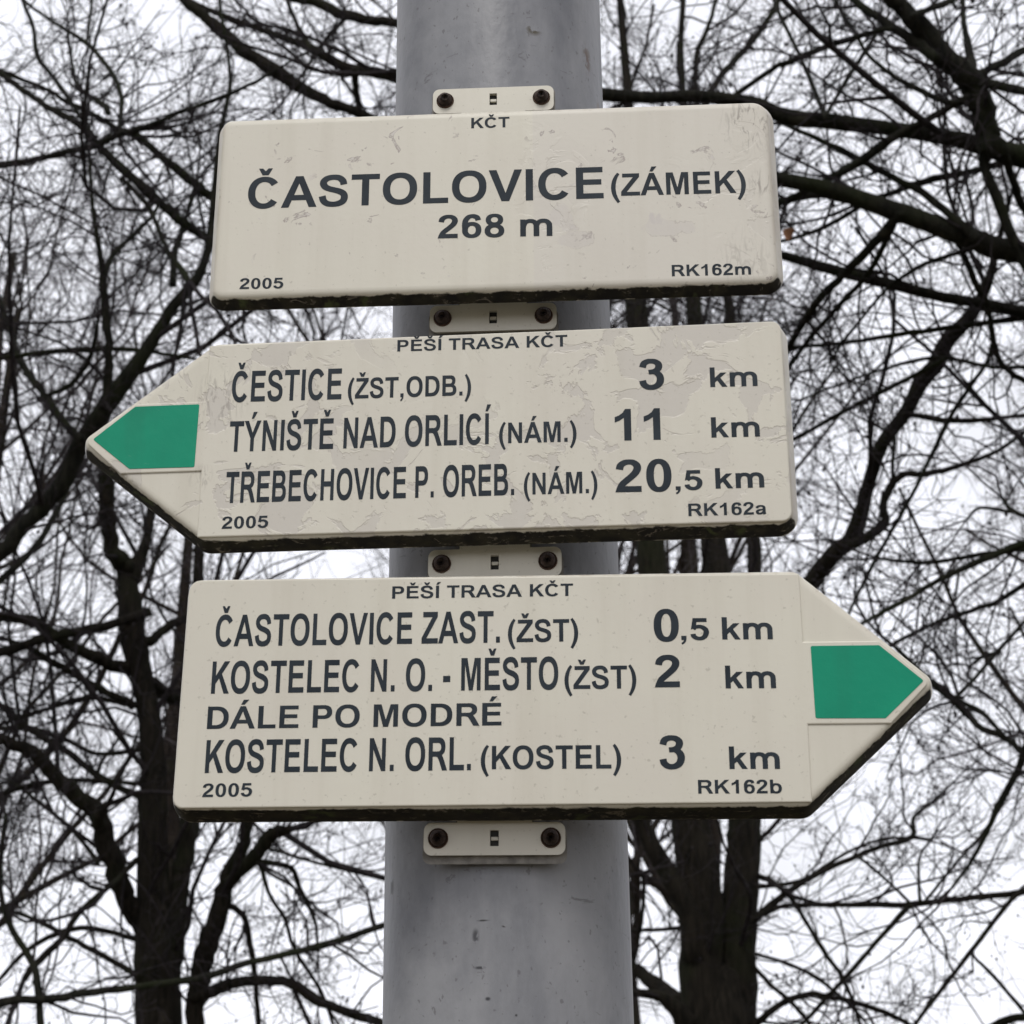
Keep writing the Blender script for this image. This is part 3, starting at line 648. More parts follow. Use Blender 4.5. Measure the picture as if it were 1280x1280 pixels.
# limbs in millimetres: tree, then (x, y, z, radius) along each limb, thick end first
LIMBS = [
("A",((-1869,7534,1260,138.5),(-1920,7534,2049,116.1),(-1954,7534,2350,105.8),(-1976,7534,2581,91),(-2002,7534,2935,74.3),(-2014,7534,3136,74.9),(-2027,7534,3341,63.2),(-2074,7534,3633,57.8),(-2122,7534,3804,60.3),(-2178,7534,4020,69.1),(-2208,7534,4218,61.2),(-2244,7534,4365,42.5))),
("A",((-2214,7534,4364,51),(-2260,7502,4408,50.9),(-2302,7467,4464,44.5),(-2314,7383,4637,40.1),(-2308,7326,4751,40.1),(-2291,7251,4902,29.5))),
("A",((-2210,7534,4306,46.6),(-2187,7559,4389,38.4),(-2156,7595,4513,30.1),(-2151,7639,4680,26.1),(-2143,7707,4937,22.1),(-2107,7816,5366,18.1))),
("A",((-1897,7534,2124,58.2),(-1879,7547,2294,50.9),(-1866,7554,2385,45.2),(-1867,7568,2568,47.6),(-1857,7582,2753,48.1),(-1842,7596,2942,48.5),(-1832,7611,3147,44.9),(-1835,7640,3569,37.5),(-1880,7693,4372,30.2),(-1883,7704,4558,26.1),(-1888,7722,4843,22))),
("A",((-1762,7534,1864,49.9),(-1740,7491,2045,46.2),(-1717,7445,2242,50.2),(-1671,7403,2414,52.2),(-1613,7361,2587,46.5),(-1578,7331,2716,38.8),(-1516,7299,2838,33.1),(-1485,7276,2934,29.2),(-1453,7235,3113,25.4),(-1399,7157,3453,19.6))),
("A",((-1562,7251,2675,30.7),(-1495,7211,2733,32.6),(-1442,7181,2773,34.4),(-1388,7145,2828,34.4),(-1330,7107,2886,34.3),(-1281,7084,2900,26.6),(-1232,7063,2904,19))),
("A",((-2019,7534,2504,55.2),(-2076,7477,2607,49.2),(-2124,7419,2716,51.1),(-2181,7335,2880,50.9),(-2216,7264,3021,45),(-2315,7199,3105,40.9),(-2361,7166,3154,38.9),(-2452,7102,3241,34.9),(-2507,7061,3300,32.9),(-2582,7021,3321,28.9),(-2640,6988,3346,26.9),(-2841,6875,3414,19))),
("A",((-2150,7063,2941,34.3),(-2127,7001,2998,30.3),(-2093,6969,3015,17))),
("A",((-2096,7534,4128,27.3),(-2276,7363,4004,24.7),(-2417,7231,3935,26.3),(-2546,7100,3856,25.8),(-2671,6963,3764,23.4),(-2834,6781,3663,15.2))),
("A",((-2108,7534,3782,45.7),(-2060,7585,3751,39.6),(-2004,7650,3702,35.6),(-1951,7697,3691,31.6),(-1816,7816,3652,25.5))),
("A",((-2120,7534,3963,31.4),(-2077,7562,3983,27.3),(-2034,7601,4041,25.3),(-1980,7645,4101,23.4),(-1867,7722,4178,17.2))),
("A",((-2160,7534,3813,37.4),(-2278,7414,3835,32.9),(-2385,7298,3861,28.4),(-2485,7178,3909,28.1),(-2551,7089,3952,27.9),(-2681,6944,3945,23.5),(-2821,6781,3921,17.3))),
("A",((-2097,7534,3608,20.6),(-2134,7511,3625,18.5),(-2271,7430,3679,18.4),(-2430,7331,3757,18.3),(-2584,7231,3842,16.1),(-2703,7157,3883,10))),
("A",((-2075,7534,3391,14.3),(-2125,7567,3399,12.3),(-2366,7727,3419,12.5),(-2556,7854,3513,12.8),(-2794,8006,3615,15.2),(-3037,8152,3661,15.5),(-3266,8286,3717,11.2))),
("A",((-2060,7534,3145,20.2),(-2108,7559,3171,18.3),(-2234,7622,3229,18.5),(-2386,7700,3322,18.7),(-2529,7778,3432,18.9),(-2756,7890,3572,19.3),(-3003,8016,3759,17.5),(-3174,8098,3876,13.3))),
("A",((-2064,7534,3218,12.2),(-2259,7508,3229,12.2),(-2432,7486,3236,12.1),(-2599,7463,3214,14.1),(-2765,7440,3160,12.1))),
("A",((-2151,7534,3614,14.4),(-2213,7570,3649,14.5),(-2434,7692,3711,14.8),(-2650,7815,3692,12.8),(-2808,7904,3672,12.9),(-2989,8004,3649,10.9))),
("A",((-2127,7157,2641,13.3),(-2214,7049,2522,14.9),(-2256,6954,2397,14.7),(-2339,6835,2271,16.2),(-2361,6781,2205,14.3))),
("A",((-2001,7440,2260,17.4),(-2062,7473,2294,15.5),(-2275,7585,2405,13.8),(-2470,7683,2499,14.1),(-2619,7757,2571,12.2),(-2808,7844,2640,10.3),(-2954,7910,2686,8.3))),
("A",((-2055,7534,2451,15.8),(-2127,7579,2472,13.9),(-2337,7708,2527,14.1),(-2542,7832,2514,14.3),(-2740,7968,2434,12.4),(-2896,8098,2314,10.4))),
("A",((-2196,7251,2779,13.5),(-2230,7295,2821,11.7),(-2405,7486,2990,12),(-2701,7754,3203,10.4),(-2887,7910,3324,8.5))),
("A",((-1594,7346,2570,17.4),(-1570,7360,2586,17.4),(-1501,7400,2536,15.5),(-1479,7459,2417,15.6),(-1461,7520,2290,13.6),(-1448,7635,2049,11.7),(-1431,7722,1865,9.8))),
("A",((-1410,7157,2762,17.2),(-1371,7177,2764,15.3),(-1254,7238,2745,13.5),(-1216,7289,2652,11.6),(-1156,7359,2527,9.7),(-1139,7440,2369,5.8))),
("A",((-1391,7157,2773,11.4),(-1358,7221,2634,9.6),(-1284,7286,2510,9.6),(-1243,7348,2377,9.6),(-1124,7449,2183,9.6),(-1057,7534,2002,7.7))),
("A",((-1381,7157,2807,9.5),(-1348,7184,2829,7.7),(-1151,7322,2782,7.8),(-851,7522,2727,7.9),(-684,7628,2707,6))),
("A",((-2080,7534,2837,16),(-2078,7233,2714,13.5),(-2076,6969,2617,13))),
("A",((-1759,7440,2161,30.8),(-1671,7419,2180,28.8),(-1520,7384,2228,26.8),(-1316,7339,2229,24.7),(-1221,7317,2201,24.6),(-1128,7292,2140,24.5),(-990,7259,2085,22.5),(-809,7215,2027,22.3),(-566,7157,1979,16.5))),
("B",((-2800,5652,1348,161.1),(-2934,5652,2817,142.5),(-2955,5652,3609,115.3),(-2987,5652,4542,89.5),(-3098,5652,5732,72.7),(-3241,5652,7064,57.8))),
("B",((-2942,5652,3506,65.5),(-2524,5606,3621,42.5),(-2233,5567,3802,32.8),(-2161,5555,3893,32.9),(-2062,5539,3990,32.9),(-1974,5523,4109,36.4),(-1926,5508,4238,36.5),(-1883,5499,4312,38.3),(-1791,5481,4454,38.4),(-1701,5464,4580,33.5),(-1628,5449,4704,26.9),(-1544,5432,4850,23.7),(-1459,5417,4954,22),(-1414,5405,5064,17),(-1398,5391,5209,15.4),(-1389,5375,5375,13.7),(-1375,5354,5595,12.1),(-1355,5341,5727,10.4),(-1335,5327,5880,8.7),(-1361,5308,6078,7),(-1396,5290,6276,7.1),(-1415,5276,6436,5.3))),
("B",((-2369,5464,3542,17.6),(-2247,5638,3711,14.8),(-2156,5801,3921,13.6),(-2126,5917,4106,12.2),(-2101,6029,4297,8.9))),
("B",((-1799,5370,4348,22.9),(-1776,5336,4433,19.6),(-1767,5266,4608,18),(-1779,5210,4751,16.3),(-1779,5168,4857,14.7),(-1798,5114,4990,11.4),(-1816,5054,5141,8.2),(-1821,4994,5292,6.5))),
("B",((-1779,5182,4842,14.7),(-1778,5246,4976,13.3),(-1730,5318,5101,10.1),(-1661,5414,5268,8.6),(-1645,5464,5376,5.2))),
("B",((-3014,5652,4618,34.6),(-2604,5602,4698,13.8),(-2314,5567,4687,10.3),(-2105,5542,4696,11.9),(-1941,5522,4694,13.6),(-1817,5507,4688,11.9),(-1640,5486,4658,8.4),(-1464,5464,4614,6.7))),
("B",((-1868,5370,4216,17.9),(-1932,5408,4275,16.4),(-2041,5484,4417,15),(-2134,5548,4543,15.2),(-2259,5635,4725,15.6),(-2361,5730,4946,14.1),(-2453,5813,5150,10.8),(-2559,5935,5463,7.4))),
("B",((-2133,5558,4488,10.2),(-2079,5514,4482,10.1),(-1945,5398,4479,11.6),(-1845,5275,4521,9.8),(-1804,5194,4561,8.1),(-1764,5088,4615,4.8))),
("B",((-3114,5652,5567,28.9),(-2581,5483,5553,17.6),(-2342,5406,5535,15.7),(-2158,5345,5521,13.8),(-2043,5306,5525,13.7),(-1890,5254,5520,15.3),(-1786,5214,5547,15.3),(-1682,5177,5548,15.2),(-1586,5141,5561,11.8),(-1499,5108,5580,10.1),(-1372,5060,5592,10),(-1265,5019,5607,8.3),(-1113,4958,5643,6.6),(-977,4900,5691,4.9))),
("B",((-3245,5652,6786,26.6),(-2703,5605,6331,16.7),(-2453,5583,6130,14.6),(-2309,5569,6005,14.5),(-2196,5559,5915,14.5),(-2058,5547,5823,16.2),(-1961,5536,5710,17.8),(-1848,5523,5581,21.2),(-1712,5509,5448,21.1),(-1566,5493,5295,20.9),(-1454,5482,5204,19),(-1281,5464,5054,15.4))),
("B",((-1909,5558,5814,12.6),(-1795,5590,5777,16.2),(-1685,5627,5681,18),(-1544,5672,5576,21.6),(-1463,5699,5515,19.8),(-1311,5746,5408,16.2))),
("B",((-2676,5652,6276,11.2),(-2498,5699,6219,11.2),(-2287,5754,6150,9.3),(-2203,5778,6098,11.2),(-2076,5812,6047,13.1),(-1974,5840,5988,11.2))),
("B",((-1962,5464,5698,14.1),(-1987,5490,5748,12.4),(-2092,5586,5930,10.9),(-2234,5709,6166,11.2),(-2372,5821,6384,11.4),(-2441,5924,6618,9.7),(-2535,6017,6830,9.9),(-2630,6123,7080,8.1))),
("B",((-1781,5276,5598,12),(-1805,5319,5690,10.4),(-1827,5393,5853,10.6),(-1915,5487,6057,10.8),(-2075,5609,6297,11.1),(-2266,5728,6494,7.6),(-2451,5841,6697,7.7),(-2595,5935,6888,5.9))),
("B",((-2088,5652,6328,7.4),(-2164,5912,6671,7.8),(-2260,6217,7091,6.1))),
("B",((-1903,5464,5820,12.4),(-1943,5513,5898,12.6),(-2112,5664,6101,11.1),(-2188,5777,6303,7.5),(-2274,5935,6598,5.8))),
("B",((-1793,5370,5431,12.1),(-1656,5289,5255,11.8),(-1551,5199,5030,9.9),(-1506,5159,4933,11.4),(-1455,5125,4859,13),(-1407,5088,4777,12.8))),
("B",((-1541,5370,4912,15.1),(-1567,5471,5103,13.7),(-1565,5537,5229,10.5),(-1558,5674,5496,9),(-1556,5746,5641,7.3))),
("B",((-2392,5652,1946,21.1),(-2144,5802,2045,17.1),(-1986,5886,2061,17.3),(-1860,5952,2085,15.9),(-1700,6034,2110,14.4),(-1523,6122,2139,14.6),(-1406,6180,2167,14.8),(-1223,6271,2233,13.3),(-1005,6374,2291,15.2),(-741,6496,2386,13.8),(-527,6593,2472,10.5))),
("B",((-1978,5840,1788,16.9),(-2003,5874,1967,15.6),(-2019,5891,2058,14.1),(-2059,5916,2192,14.3),(-2164,5945,2333,12.8),(-2230,5970,2472,11.4),(-2256,5996,2624,9.8),(-2264,6029,2816,6.7))),
("R",((785,8004,998,205.8),(816,8004,1657,191.5),(832,8004,2039,162),(841,8004,2294,102.3))),
("R",((721,8004,1434,122.6),(738,7987,1962,116.9),(750,7975,2313,110.2),(765,7965,2631,111.5),(741,7957,2917,104.3),(714,7952,3075,96.5),(685,7943,3378,89),(632,7926,3943,82.1),(575,7910,4508,81.5),(565,7892,5191,72.1),(547,7872,5982,64.8),(535,7855,6710,37.9),(541,7837,7461,29.1),(536,7834,7618,26.8),(517,7823,8099,22.3),(494,7816,8452,20))),
("R",((899,8004,1433,110.6),(915,8030,1962,105.3),(940,8047,2316,98.7),(968,8063,2640,95.9),(1011,8076,2931,92.9),(1021,8083,3092,89.3),(1032,8106,3625,87),(977,8129,4174,75.6),(946,8145,4578,76.8),(922,8171,5246,60.3),(911,8203,6138,48),(911,8230,6918,34.5),(914,8259,7833,22.9),(921,8267,8091,20.6),(952,8277,8423,18.2),(988,8286,8742,15.8))),
("R",((1061,8286,3575,48.6),(1135,8310,4129,42.9),(1194,8330,4634,41.5),(1176,8356,5315,35.5),(1144,8389,6225,31.8),(1060,8421,7140,27.8),(1019,8443,7816,20.7),(1039,8452,8114,18.3),(1112,8459,8315,15.8),(1188,8467,8556,13.2),(1228,8474,8816,10.7))),
("R",((710,7910,2347,60.9),(690,7890,2564,57.2),(635,7876,2707,53.3),(530,7857,2881,47.4),(465,7842,3036,41.4),(303,7804,3441,41.9),(66,7738,4168,42.8),(-135,7663,5065,43.9),(-393,7595,5917,42.8),(-618,7534,6711,39.1))),
("R",((-390,7534,5886,38),(-656,7433,6600,34.1),(-883,7379,6940,29.7),(-1061,7351,7044,29.8),(-1188,7333,7084,29.8),(-1330,7311,7159,34.4),(-1491,7285,7265,39),(-1652,7259,7376,39.1),(-1792,7234,7504,36.9),(-1928,7211,7618,32.4),(-2036,7193,7712,27.8),(-2227,7157,7914,20.9))),
("R",((-526,7534,6921,34.8),(-666,7500,7282,32.8),(-829,7483,7342,30.5),(-974,7469,7375,30.5),(-1137,7453,7418,30.5),(-1302,7436,7516,28.2),(-1458,7420,7587,21.2),(-1613,7404,7642,18.8),(-1798,7386,7719,18.9),(-1988,7367,7800,14.2),(-2176,7346,7943,9.5))),
("R",((-339,7534,7350,35.3),(-579,7578,7695,31.1),(-847,7613,7825,28.9),(-1000,7631,7855,29),(-1158,7651,7914,31.6),(-1350,7675,8032,29.3),(-1492,7693,8084,27),(-1729,7722,8214,19.8))),
("R",((-1117,7628,7908,14.5),(-1147,7642,7896,14.6),(-1255,7701,7821,14.6),(-1323,7745,7751,12.2),(-1427,7816,7631,9.8))),
("R",((-1307,7346,7458,18.6),(-1334,7365,7506,16.3),(-1418,7441,7707,14.2),(-1496,7523,7941,12),(-1567,7628,8255,9.8))),
("R",((-1057,7346,7325,20.8),(-1060,7419,7294,20.9),(-1060,7502,7257,21.1),(-1053,7621,7204,18.9),(-1059,7910,7061,16.9))),
("R",((879,8286,7237,30.1),(1096,8460,7783,25.9),(1154,8506,7933,23.5),(1305,8590,8177,23.8),(1446,8661,8380,21.4),(1616,8758,8688,21.8),(1742,8851,9023,16.6))),
("R",((649,8098,2141,53.4),(589,8225,2201,43.9),(509,8393,2288,38.4),(432,8541,2363,34.8),(256,8851,2521,27.1))),
("R",((664,7910,2037,60.1),(608,7878,2105,44.1),(521,7840,2169,28),(396,7796,2183,19.9),(184,7722,2204,13.9))),
("R",((717,8004,2515,14.4),(656,8075,2523,12.5),(554,8190,2529,10.5),(430,8328,2540,10.7),(293,8474,2549,8.7))),
("R",((340,8098,3029,12.8),(418,8156,2880,10.6),(480,8193,2796,10.6),(472,8254,2619,10.6),(434,8317,2443,10.6),(388,8380,2268,8.5))),
("R",((974,8004,2407,12.3),(1034,8036,2386,10.3),(1271,8159,2321,10.4),(1457,8268,2213,10.5),(1623,8380,2069,8.4))),
("R",((971,8004,2352,14.3),(1021,7966,2308,12.2),(1083,7907,2225,12.1),(1191,7813,2109,11.9),(1272,7722,1982,9.8))),
("R",((973,8004,2532,16.5),(1045,7973,2560,14.4),(1169,7920,2608,12.3),(1259,7883,2611,12.2),(1509,7779,2595,14.1),(1749,7677,2580,15.9),(1949,7590,2590,15.8),(2144,7503,2596,15.6),(2281,7441,2606,17.4),(2487,7346,2628,19.2))),
("R",((1736,7440,2552,15.5),(1702,7453,2528,13.6),(1558,7518,2381,11.6),(1422,7580,2238,11.7),(1206,7677,2018,9.7),(1112,7722,1910,7.8))),
("R",((2261,7440,2602,13.6),(2206,7421,2562,11.6),(1995,7334,2347,11.4),(1841,7268,2187,11.2),(1673,7194,2013,9.2),(1606,7157,1917,7.3))),
("R",((1017,8004,2796,16.7),(1122,8033,2757,16.7),(1225,8066,2686,14.6),(1286,8094,2598,12.5),(1397,8151,2415,12.5),(1505,8202,2260,12.5),(1570,8254,2079,10.4),(1599,8286,1964,10.4))),
("R",((979,8004,2492,18.5),(1138,8060,2637,18.8),(1297,8109,2744,14.7),(1448,8151,2822,14.8),(1626,8199,2898,14.9),(1778,8239,2956,15),(1940,8281,3007,15.1),(1964,8308,3115,10.9),(2084,8344,3206,8.7),(2206,8380,3308,6.6))),
("R",((1012,8004,2714,12.5),(1300,8122,2762,10.5),(1561,8238,2913,8.6),(1766,8322,2999,8.7),(1917,8380,3019,8.7))),
("R",((1608,8098,2883,10.5),(1621,8057,2861,8.4),(1694,7791,2713,8.1),(1748,7534,2571,7.8))),
("R",((1776,7440,2563,9.7),(1804,7566,2647,7.9),(1843,7727,2758,8.1),(1890,7861,2853,6.2),(2031,8098,3003,6.3))),
("R",((1795,7440,2563,7.7),(1822,7464,2588,7.8),(2025,7649,2784,8),(2211,7809,2958,8.2),(2373,7958,3142,8.4),(2510,8098,3336,6.4))),
("R",((932,8004,2019,24.3),(1013,7957,2042,18.1),(1133,7875,2129,16),(1257,7802,2165,15.9),(1340,7753,2153,13.8),(1476,7669,2112,13.7),(1601,7586,2057,13.5),(1687,7523,2005,11.5),(1792,7440,1927,9.4))),
("R",((1989,7346,2337,9.5),(1990,7366,2302,7.6),(2088,7437,2218,9.5),(2249,7561,2055,9.6),(2333,7628,1965,7.7))),
("R",((2006,7722,1936,23.4),(2151,7617,2011,21.2),(2245,7552,2032,19.2),(2406,7440,2057,15.1))),
("R",((1035,8098,2934,16.9),(1164,8251,3040,13),(1306,8437,3200,11.1),(1462,8663,3418,6.8))),
("R",((1011,7910,3581,72.3),(1128,7643,3902,54.4),(1243,7490,4051,49.7),(1364,7343,4180,47.1),(1453,7235,4272,44.6),(1536,7147,4330,42.3),(1583,7028,4457,35.9),(1614,6925,4567,33.7),(1665,6790,4703,33.4),(1758,6660,4803,33),(1818,6540,4909,38.5),(1878,6456,4966,40.1),(1923,6361,5046,37.9),(2015,6235,5120,31.8),(2073,6103,5225,22.2),(2093,5987,5327,14.7),(2121,5840,5450,10.9))),
("R",((1466,6875,4193,25.3),(1523,6855,4218,23.3),(1580,6835,4243,23.2),(1641,6810,4294,23.2),(1636,6786,4368,19.4),(1664,6760,4445,19.4),(1730,6730,4511,17.4),(1819,6701,4497,15.4),(1913,6670,4504,13.4),(2039,6627,4530,11.5),(2170,6582,4570,9.5),(2279,6539,4636,7.6),(2387,6499,4683,5.7))),
("R",((1653,6593,4439,9.5),(1645,6523,4505,9.4),(1644,6440,4581,9.4),(1610,6405,4600,7.5))),
("R",((1684,6405,4684,13.1),(1714,6388,4680,13.1),(1848,6309,4615,14.8),(1996,6222,4575,10.9),(2163,6122,4552,9),(2313,6029,4525,7.1))),
("T",((2337,4712,897,202.4),(2463,4712,2050,192.3),(2591,4712,3109,177.6),(2655,4712,4000,158.1),(2672,4712,4649,134.1),(2650,4712,5275,107.8),(2648,4712,6099,88.3))),
("T",((2707,4712,4318,87.8),(2383,4619,4705,64.9),(2058,4557,4829,53),(1790,4508,4901,44.1),(1666,4485,4931,36.7),(1526,4460,4960,30.8),(1314,4422,4979,26.3),(1070,4379,4992,29),(899,4348,5001,28.9),(784,4326,5047,23.1),(571,4287,5054,21.6),(416,4259,5034,21.5),(241,4227,5031,24.2),(90,4200,5037,21.3),(-192,4147,5033,14.1))),
("T",((2673,4712,3938,80.2),(2331,4630,4319,55),(2017,4576,4460,44.9),(1754,4534,4520,40.5),(1658,4519,4537,40.4),(1563,4503,4570,39),(1431,4482,4616,36.1),(1295,4459,4660,34.6),(1161,4437,4706,31.7),(1025,4415,4743,28.8),(889,4394,4764,25.9),(745,4371,4787,21.5),(513,4335,4788,14.3))),
("T",((2651,4712,3632,70.4),(2379,4815,4213,41.4),(2119,4865,4358,27.1),(1846,4914,4473,21.4),(1648,4947,4539,20),(1539,4966,4575,20.1),(1395,4990,4636,21.8),(1248,5014,4694,22),(1100,5039,4757,20.5),(965,5061,4819,17.5),(790,5088,4871,14.4))),
("T",((1624,4335,4822,48.5),(1606,4310,4893,44.2),(1582,4276,4987,44.2),(1544,4246,5065,45.6),(1455,4205,5140,38.4),(1390,4170,5217,37),(1321,4137,5283,29.8),(1261,4110,5330,25.5),(1145,4053,5443,19.8))),
("T",((1528,4241,5062,15.7),(1572,4269,5099,15.8),(1695,4343,5194,14.6),(1811,4414,5299,14.8),(2005,4523,5434,10.6))),
("T",((1582,4241,5034,18.5),(1607,4198,5014,16.9),(1674,4060,4887,15.1),(1763,3865,4723,10.5))),
("T",((1418,4147,5087,21.1),(1356,4186,5190,18.5),(1275,4231,5299,17.3),(1175,4287,5447,13.2),(1099,4335,5592,10.4))),
("T",((1320,4053,5202,12.6),(1354,4081,5234,11.2),(1512,4206,5376,11.5),(1673,4335,5556,8.9))),
("T",((1554,4241,5061,18.5),(1576,4295,5164,17.3),(1594,4376,5324,13.3),(1608,4430,5433,10.5),(1636,4510,5599,9.2),(1674,4618,5827,7.8))),
("T",((1535,4241,4989,15.6),(1504,4255,4982,14.2),(1424,4293,4950,12.8),(1297,4351,4911,15.8),(1198,4399,4858,17.3),(1070,4458,4804,14.5),(1004,4486,4786,11.7),(919,4523,4757,8.8))),
("T",((1499,4241,4970,11.3),(1462,4266,4991,10),(1376,4331,5093,10.1),(1301,4389,5200,8.8),(1243,4443,5319,7.5),(1206,4503,5480,7.6),(1163,4567,5656,6.2),(1141,4618,5806,4.7))),
("T",((1027,4241,4918,8.5),(1026,4271,4961,8.6),(1023,4423,5183,8.9),(1013,4582,5423,7.7),(993,4750,5683,8),(978,4900,5929,6.6))),
("T",((1033,4241,4928,8.5),(1046,4269,4969,7.1),(1173,4466,5246,8.9),(1303,4650,5513,7.8),(1420,4806,5748,6.4))),
("T",((1270,4147,5218,9.9),(1239,4173,5234,10),(1157,4240,5251,11.5),(1038,4337,5269,11.7),(926,4426,5275,11.9),(905,4442,5280,10.4),(777,4552,5246,10.6),(703,4618,5217,9.2))),
("T",((1564,4429,4522,19.9),(1537,4441,4571,18.6),(1467,4467,4669,14.4),(1387,4494,4770,13.1),(1322,4513,4823,11.7),(1226,4541,4910,11.8),(1133,4567,4990,11.9),(1024,4596,5077,9),(941,4618,5139,7.6))),
("T",((1137,4523,4751,16.1),(1068,4610,4824,14.9),(985,4704,4871,15.2),(915,4784,4892,15.3),(806,4900,4936,12.5))),
("T",((1950,4712,5047,15.3),(1812,4770,5044,13.9),(1672,4828,5038,12.4),(1515,4892,5037,14.1),(1412,4934,5019,11),(1338,4964,5013,9.5),(1263,4994,5000,7.9))),
("T",((1605,4335,4856,18.6),(1596,4354,4785,18.5),(1640,4389,4659,18.5),(1691,4429,4519,18.5),(1750,4470,4379,15.6),(1798,4523,4185,12.7))),
("T",((1668,4335,4838,14.3),(1695,4398,4810,14.4),(1767,4542,4744,13.2),(1876,4712,4670,12))),
("T",((1300,4429,4642,18.6),(1284,4474,4629,18.8),(1230,4591,4604,17.6),(1168,4709,4580,16.4),(1126,4788,4562,15.1),(1047,4935,4520,15.4),(977,5105,4443,12.6),(907,5276,4357,9.6))),
("T",((1299,4523,4663,13.1),(1290,4580,4639,11.7),(1240,4751,4573,10.5),(1194,4844,4549,10.6),(1070,5078,4480,9.4),(992,5236,4417,9.6),(918,5370,4363,6.5))),
("T",((1209,4523,4739,8.8),(1180,4574,4746,8.8),(1094,4723,4758,9.1),(1001,4862,4790,7.7),(904,4994,4834,6.3))),
("T",((1540,4618,4610,10.3),(1561,4638,4598,10.3),(1637,4756,4499,11.9),(1685,4820,4447,10.5),(1732,4947,4323,10.6),(1794,5016,4270,10.7),(1896,5088,4249,10.8))),
("T",((1579,4618,4586,8.8),(1556,4644,4591,8.9),(1449,4762,4607,9),(1361,4865,4589,7.6),(1323,4914,4571,6.1),(1192,5109,4464,6.3),(1152,5182,4413,4.8))),
("T",((2024,4900,4478,15.2),(1857,4958,4471,12.3),(1550,5062,4478,10.9),(1368,5122,4484,9.5),(1180,5183,4483,7.9),(998,5240,4500,8),(884,5276,4506,4.8))),
("T",((1965,5088,4316,9.3),(1780,5191,4374,7.9),(1590,5295,4466,8.1),(1414,5386,4465,6.5),(1232,5479,4440,5),(1075,5558,4406,5))),
("T",((1815,5276,4511,9.7),(1790,5300,4435,8),(1728,5329,4361,8),(1623,5385,4206,9.7),(1549,5433,4064,8),(1455,5489,3901,8),(1339,5554,3718,8.1),(1245,5611,3549,6.4),(1181,5652,3428,4.8))),
("T",((1568,5088,4359,9.3),(1524,5132,4350,9.4),(1411,5239,4328,9.5),(1280,5360,4301,9.7),(1179,5451,4275,9.8),(1045,5568,4238,8.3),(942,5652,4224,6.7))),
("T",((2602,4712,3338,55.4),(2207,4824,3592,22.9),(1915,4891,3606,16),(1746,4931,3547,13.1),(1592,4966,3497,11.7),(1458,4997,3445,10.2),(1315,5032,3370,8.8),(1163,5068,3298,7.3),(1081,5088,3256,5.9))),
("T",((1909,4900,3539,10.1),(1768,5016,3553,8.8),(1636,5120,3572,9),(1484,5235,3581,7.6),(1388,5306,3609,7.7),(1301,5370,3645,6.3))),
("T",((1965,5088,3564,10.4),(1747,5333,3456,9.2),(1686,5392,3445,9.3),(1531,5534,3421,7.9),(1384,5668,3375,8),(1301,5746,3335,4.9))),
("T",((1872,4712,3441,11.2),(1775,4807,3580,8.6),(1699,4868,3655,8.7),(1676,4900,3717,5.8))),
("T",((1653,4712,3594,7.1),(1575,4832,3654,5.8),(1539,4900,3633,4.4))),
("T",((1876,4994,2595,19.5),(1788,5114,2747,12.9),(1729,5182,2828,11.6),(1677,5242,2904,11.8),(1616,5291,2943,11.9),(1588,5327,2994,13.5),(1541,5387,3082,16.7),(1487,5441,3156,15.4),(1448,5482,3215,12.4),(1380,5558,3333,9.5))),
("T",((1661,5182,2897,8.8),(1660,5439,3039,9.2),(1632,5652,3137,9.5))),
("T",((1527,5276,3062,7.5),(1673,5446,3204,7.7),(1815,5609,3351,8),(1948,5753,3483,8.2),(2116,5935,3665,6.7))),
("T",((1709,5276,3235,7.5),(1725,5623,3304,8),(1738,5840,3328,6.6))),
("T",((1845,4994,3024,17.1),(1745,5105,2890,14.4),(1703,5185,2773,13),(1660,5241,2697,11.7),(1613,5310,2599,10.3),(1553,5394,2478,7.4),(1486,5464,2387,5.9))),
]
LEAF = (0.872, 4.147, 4.43)

# ------------------------------------------------------------------ trees
def tubes(P, Rd, sides, seed=0):
    """P: (n, k, 3) polylines, Rd: (n, k) radii -> vertices, quads"""
    n, k, _ = P.shape
    T = np.gradient(P, axis=1); T /= np.linalg.norm(T, axis=2, keepdims=True) + 1e-9
    ref = np.random.default_rng(seed).normal(size=(n, 1, 3)); ref = np.broadcast_to(ref, P.shape)
    A = np.cross(T, ref); A /= np.linalg.norm(A, axis=2, keepdims=True) + 1e-9
    B = np.cross(T, A)
    ang = np.arange(sides) * 2 * np.pi / sides
    V = P[:, :, None, :] + Rd[:, :, None, None] * (np.cos(ang)[None, None, :, None] * A[:, :, None, :] + np.sin(ang)[None, None, :, None] * B[:, :, None, :])
    V = V.reshape(-1, 3)
    i = np.arange(n)[:, None, None] * k * sides; j = np.arange(k - 1)[None, :, None] * sides; s = np.arange(sides)[None, None, :]; s2 = (s + 1) % sides
    F = np.stack([i + j + s, i + j + s2, i + j + sides + s2, i + j + sides + s], -1).reshape(-1, 4)
    return V, F
def merge(parts):
    V, F, b = [], [], 0
    for v, f in parts: V.append(v); F.append(f + b); b += len(v)
    return np.concatenate(V), np.concatenate(F)
def unit(a): return a / (np.linalg.norm(a, axis=-1, keepdims=True) + 1e-9)

